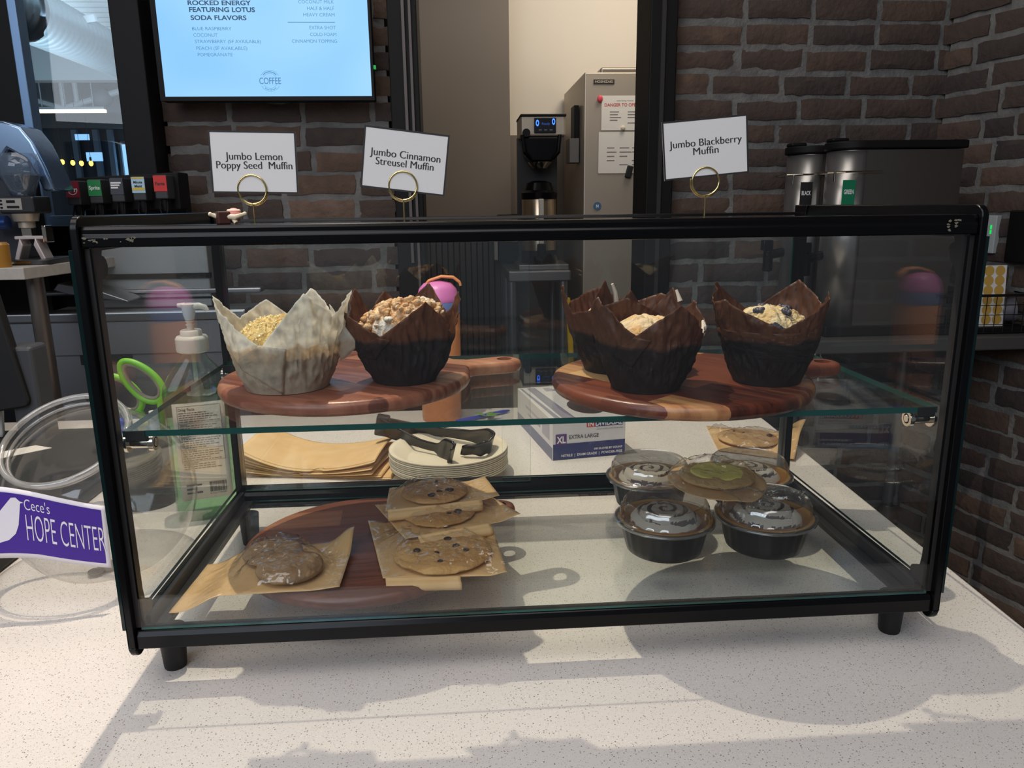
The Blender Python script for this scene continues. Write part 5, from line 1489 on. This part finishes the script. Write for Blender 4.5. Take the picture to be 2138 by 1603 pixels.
pen(-.588, .492, .010, -.006, .134, PY, PY, 'short yellow highlighter in the pen cup', .02, .0075)
pen(-.605, .505, -.006, -.018, .140, PBl, PBl, 'dark blue marker in the pen cup', .03, .0078)

# ================================================================== tumbler behind the case
t = thing('tumbler', 'tall peach tumbler with a pink lid and carry loop behind the case', 'tumbler', (-.128, .955, 0))
PEACH = P('peach_plastic', (222, 142, 88), .4); PINK = P('pink_lid', (212, 120, 186), .4)
bm = B(); lathe(bm, [(0, 0), (.041, 0), (.043, .003), (.044, .06), (.0455, .064), (.046, .235), (.045, .238), (0, .238)], 48); obj('body', bm, PEACH, t, smooth=40)
bm = B(); lathe(bm, [(.0462, .236), (.0468, .238), (.0468, .262), (.046, .264)], 48, cap=False); obj('band', bm, P('blue_band', (110, 130, 190), .4), t)['label'] = 'blue band'
bm = B(); lathe(bm, [(.046, .262), (.047, .265), (.045, .272), (.040, .290), (.030, .301), (.012, .306), (0, .3065)], 48); obj('lid', bm, PINK, t, smooth=60)['label'] = 'pink domed lid'
bm = B()
pth = [(-.042, 0, .262), (-.036, 0, .29), (-.020, 0, .309), (.008, 0, .318), (.035, 0, .316), (.050, 0, .304), (.052, 0, .296)]
def rib(u, v):
    k = u * (len(pth) - 1); i = min(int(k), len(pth) - 2); f = k - i
    p = Vector(pth[i]) * (1 - f) + Vector(pth[i + 1]) * f
    return (p.x, -.011 + .022 * v, p.z)
grid(bm, rib, 40, 3); obj('carry_loop', bm, PEACH, t, smooth=80, solid=.005)

# ================================================================== plates, tongs, paper sleeves
PLATE = P('bagasse_plate', (226, 214, 190), .75, bump=(200, .2, .001))
N = 10
for k in range(N):
    z = .0010 + .0033 * k
    dx, dy = rnd.uniform(-.0008, .0008), rnd.uniform(-.0008, .0008)
    lab = 'white fibre plate on top of the stack, under the black tongs' if k == N - 1 else ('white fibre plate at the very bottom of the stack, on the counter' if k == 0 else 'white fibre plate inside the stack under the black tongs')
    t = thing('paper_plate', lab, 'plate', (-.107 + dx, .590 + dy, z), group='stacked fibre plates behind the case')
    bm = B(); lathe(bm, [(0, .0), (.070, .0), (.076, .002), (.094, .0175), (.102, .0190), (.1040, .0186), (.1040, .0194), (.102, .0200), (.0935, .0188), (.075, .0034), (.069, .0016), (0, .0016)], 80, cap=False)
    obj('plate', bm, PLATE, t, smooth=50)
    # pressed rim as its own raised ring
    bm = B(); tube(bm, [(.1030 * math.cos(a), .1030 * math.sin(a), .0196) for a in [2 * PI * i / 72 for i in range(72)]], .0010, 6, closed=True); obj('rim', bm, PLATE, t, smooth=60)
TONG = P('tong_black', (20, 20, 21), .28, spec=.6)
t = thing('tongs', 'black plastic serving tongs lying across the plate stack', 'tongs', (-.235, .665, .055))
def ribbon(bm, pts, n=60, wave=0.0):
    P_ = [Vector(p[:3]) for p in pts]; H_ = [p[3] for p in pts]
    def at(u):
        k = u * (len(P_) - 1); i = min(int(k), len(P_) - 2); f = k - i
        f2 = f
        a, b_ = P_[max(i - 1, 0)], P_[min(i + 2, len(P_) - 1)]
        p = .5 * ((2 * P_[i]) + (P_[i + 1] - a) * f2 + (2 * a - 5 * P_[i] + 4 * P_[i + 1] - b_) * f2 ** 2 + (3 * P_[i] - 3 * P_[i + 1] + b_ - a) * f2 ** 3)
        return p, H_[i] * (1 - f) + H_[i + 1] * f
    def fn(u, v):
        p, h = at(u)
        s = wave * (math.sin(u * 60) if u > .78 else 0)
        w_ = (v - .5) * h * (1 + s)
        bow = .004 * (1 - (2 * v - 1) ** 2) * (1 if u > .7 else .3)
        return p + Vector((.2 * w_, -.35 * w_ + bow, w_ * .9))
    grid(bm, fn, n, 8)
bm = B(); ribbon(bm, [(0, .01, .012, .036), (.03, -.012, .004, .030), (.075, -.045, -.006, .018), (.105, -.068, -.008, .018), (.118, -.086, -.004, .044), (.136, -.112, -.004, .042), (.130, -.126, -.006, .026)], wave=.16); obj('arm', bm, TONG, t, smooth=60, solid=.0035, off=0)
bm = B(); ribbon(bm, [(0, .018, .014, .036), (.05, .012, .006, .028), (.12, .004, -.002, .020), (.165, -.014, -.004, .024), (.194, -.040, -.001, .042), (.205, -.070, -.002, .042), (.188, -.090, -.006, .030), (.150, -.084, -.010, .018)], wave=.14); obj('arm', bm, TONG, t, smooth=60, solid=.0035, off=0)
bm = B(); box(bm, -.010, .014, .004, .026, -.006, .032, M=Matrix.Rotation(.2, 4, 'Y')); obj('hinge', bm, P('hinge_grey', (70, 66, 62), .4), t, smooth=0, bevel=.003)
for k in range(9):
    top = k == 8
    lab = 'top kraft paper sleeve of the pile, curved with a notched edge' if top else ('lowest kraft paper sleeve of the pile, flat on the counter' if k == 0 else 'kraft paper sleeve inside the pile beside the plates')
    r = random.Random(40 + k)
    rz = math.radians(-9 + r.uniform(-5, 5)) if not top else math.radians(-9)
    x0 = -.345 + r.uniform(-.012, .012) + (.02 if k < 2 else 0)
    t = thing('paper_sleeve', lab, 'paper sleeve', (x0, .672 + r.uniform(-.01, .008), .0012 + .0016 * k), rz, group='kraft sleeves piled beside the plates')
    w_, d_ = .245, .155
    sag = .0015 + .0026 * k
    tuck = r.uniform(.3, .7)
    def fn(u, v, sag=sag, k=k, tuck=tuck, lay=0):
        x, y = (u - .5) * w_, (v - .5) * d_
        b_ = abs(2 * u - 1) ** 2
        z = sag * 1.25 * b_ * (1.25 if u < .5 else .7) + .0008 * k * math.sin(v * 3) + lay
        if v < .06 and abs(u - tuck) < .035: y += .006
        return (x, y, z)
    bm = B(); grid(bm, fn, 40, 24); obj('back_sheet', bm, KRAFT, t, smooth=80, solid=.0003)
    bm = B(); grid(bm, lambda u, v: (lambda p: (p[0], p[1] + .002, p[2] + .0009))(fn(.005 + .99 * u, .03 + .95 * v)), 40, 24); obj('front_sheet', bm, KRAFT, t, smooth=80, solid=.0003)
# flat pen and tag behind the case
t = thing('pen', 'blue pen lying on the counter behind the tongs', 'pen', (-.02, .935, .005))
bm = B(); tube(bm, [(-.075, -.03, 0), (.03, .04, 0)], .0048, 12); obj('barrel', bm, PBl, t)
bm = B(); tube(bm, [(.03, .04, 0), (.045, .05, 0)], [.0048, .002], 12); obj('tip', bm, PBl, t)
t = thing('plant_sprig', 'small green leafy sprig across the blue pen', 'leaf', (-.03, .93, .009))
bm = B()
for a, l in ((.2, .035), (.9, .028), (-.5, .03), (2.6, .03)):
    grid(bm, lambda u, v: (l * u * math.cos(a) - .006 * (v - .5) * 2 * math.sin(u * PI) * math.sin(a), l * u * math.sin(a) + .006 * (v - .5) * 2 * math.sin(u * PI) * math.cos(a), .004 * math.sin(u * 2)), 8, 4)
obj('leaf', bm, P('leaf_green', (96, 150, 60), .5), t, solid=.0005)

# ================================================================== glove box
t = thing('glove_box', 'white and navy box of extra large nitrile gloves behind the case', 'box', (.083, .64, 0), .165)
GW, GD, GH = .143, .27, .076
NAVY = P('navy_print', (44, 52, 112), .5); GREYP = P('grey_print', (120, 124, 150), .5); BOXW = P('box_white', (224, 222, 224), .5); PURP = P('purple_print', (92, 44, 120), .5); REDP = P('red_print', (206, 54, 60), .5)
bm = B(); box(bm, 0, GW, 0, GD, 0, GH); obj('carton', bm, BOXW, t, smooth=0, bevel=.0012)
M = frame((1, 0, 0), (0, 0, 1), (0, -.0004, 0))
bm = B(); box(bm, .001, GW - .001, .0006, .031, -.0002, .0002, M=M); ft = obj('front_band', bm, NAVY, t, smooth=0)
bm = B(); text_mesh(bm, '100 GLOVES BY COUNT', .0036, M @ Matrix.Translation((0, 0, .0005)), GW - .006, .0150, .056, 'RIGHT', heavy=.03); text_mesh(bm, 'NITRILE  |  EXAM GRADE  |  POWDER-FREE', .0046, M @ Matrix.Translation((0, 0, .0005)), GW - .006, .0060, .120, 'RIGHT', heavy=.02); obj('lettering', bm, WHITEINK, ft, smooth=0)
bm = B(); box(bm, .006, .027, .029, .050, -.0002, .0004, M=M); xl = obj('size_patch', bm, PURP, t, smooth=0)
bm = B(); text_mesh(bm, 'XL', .0125, M @ Matrix.Translation((0, 0, .0008)), .0165, .033, .0175, 'CENTER', heavy=.03); obj('lettering', bm, WHITEINK, xl, smooth=0)
bm = B(); text_mesh(bm, 'EXTRA LARGE', .0072, M @ Matrix.Translation((0, 0, .0004)), .0315, .0395, .058, heavy=.012); text_mesh(bm, 'www.medicalindividual.com', .0024, M @ Matrix.Translation((0, 0, .0004)), GW - .006, .0535, .052, 'RIGHT'); obj('lettering', bm, P('box_ink', (66, 62, 84), .5), t, smooth=0)
bm = B(); box(bm, .082, GW - .006, .0595, .0725, -.0002, .0002, M=M); ind = obj('name_patch', bm, NAVY, t, smooth=0)
bm = B(); box(bm, .066, .082, .0595, .0725, -.0002, .0002, M=M); obj('name_patch', bm, REDP, t, smooth=0)
bm = B(); text_mesh(bm, 'IN', .0090, M @ Matrix.Translation((0, 0, .0006)), .0685, .0615, .011, heavy=.03); text_mesh(bm, 'DIVIDUAL', .0090, M @ Matrix.Translation((0, 0, .0006)), .0830, .0615, .053, heavy=.03); obj('lettering', bm, WHITEINK, ind, smooth=0)
bm = B()
box(bm, -.0004, 0, .001, GD - .001, .0006, .024)
obj('side_band', bm, GREYP, t, smooth=0)
bm = B(); box(bm, -.0006, 0, .02, .07, .034, .066); box(bm, -.0006, 0, .085, .20, .052, .058); box(bm, -.0006, 0, .085, .18, .040, .045); obj('side_print', bm, P('side_print_grey', (176, 176, 190), .5), t, smooth=0)
bm = B()
for x0, x1 in ((.010, .020), (.024, .048)): prism(bm, [(x0, .01), (x1, .01), (x1 - .012, GD - .01), (x0 - .006, GD - .01)], GH, GH + .0004, 'XY')
for k in range(4): box(bm, .052, .078 - .004 * k, GD - .045 + .008 * k, GD - .041 + .008 * k, GH, GH + .0004)
obj('top_print', bm, GREYP, t, smooth=0)
bm = B(); lathe(bm, [(0, 0), (1, 0), (1, .0006), (0, .0006)], 40, M=Matrix.Translation((.092, .085, GH)) @ Matrix.Diagonal((.034, .055, 1, 1))); obj('opening', bm, P('opening_dark', (30, 28, 34), .6), t)

# ================================================================== point of sale things at the left edge
t = thing('sales_terminal', 'dark sales terminal screen seen from behind at the left edge', 'monitor', (-.915, .80, 0))
Mp = Matrix.Translation((0, 0, .095)) @ Matrix.Rotation(-.15, 4, 'Y')
bm = B(); prism(bm, rrect(-.34, 0, 0, .25, .014), -.012, .012, 'XZ', M=Mp); obj('screen_back', bm, P('terminal_black', (24, 24, 25), .45), t, smooth=30, bevel=.004)
bm = B(); box(bm, -.040, .012, .0, .06, 0.0, .21); obj('stand', bm, P('stand_grey', (62, 64, 68), .45), t, smooth=0, bevel=.008, seg=3)
bm = B(); box(bm, -1.22, -.690, .03, .88, 0, .024); tag(obj('counter_mat', bm, P('mat_black', (26, 27, 30), .6), None, smooth=0, bevel=.006), 'black mat on the counter left of the donation jar', 'mat')
bm = B(); grid(bm, lambda u, v: (-1.13 + .135 * u, .80 + .02 * u + .012 * v, .026 + .058 * v + .006 * nz(u * 9, v * 7)), 16, 8); tag(obj('white_cloth', bm, P('cloth_white', (206, 202, 196), .8, bump=(60, .5)), None, solid=.012), 'crumpled white cloth below the sales terminal', 'cloth')
for k, (c_, lab) in enumerate(((((-1.10, .92), (-1.02, .985), (-1.0, .94), (-1.08, .87)), 'white paper slip with a dark mark at the left edge'), (((-1.0, .80), (-.90, .88), (-.86, .86), (-.955, .775)), 'white paper slip behind the rim of the donation jar'))):
    c_ = [(x + (.0 if k else .0), y - .12) for x, y in c_]
    bm = B(); prism(bm, c_, .0244, .0252, 'XY'); o = obj('paper_slip', bm, P('slip_white', (224, 218, 208), .6), None, smooth=0); tag(o, lab, 'paper', 'paper slips on the mat')
    if k == 0:
        bm = B(); box(bm, -1.045, -1.035, .815, .835, .0253, .0256); obj('mark', bm, INK, o, smooth=0)
bm = B(); box(bm, -.765, -.735, .40, .43, .024, .05); tag(obj('orange_clip', bm, P('orange_brown', (190, 104, 50), .5), None, smooth=0, bevel=.004), 'small orange brown block at the left edge behind the jar', 'block')
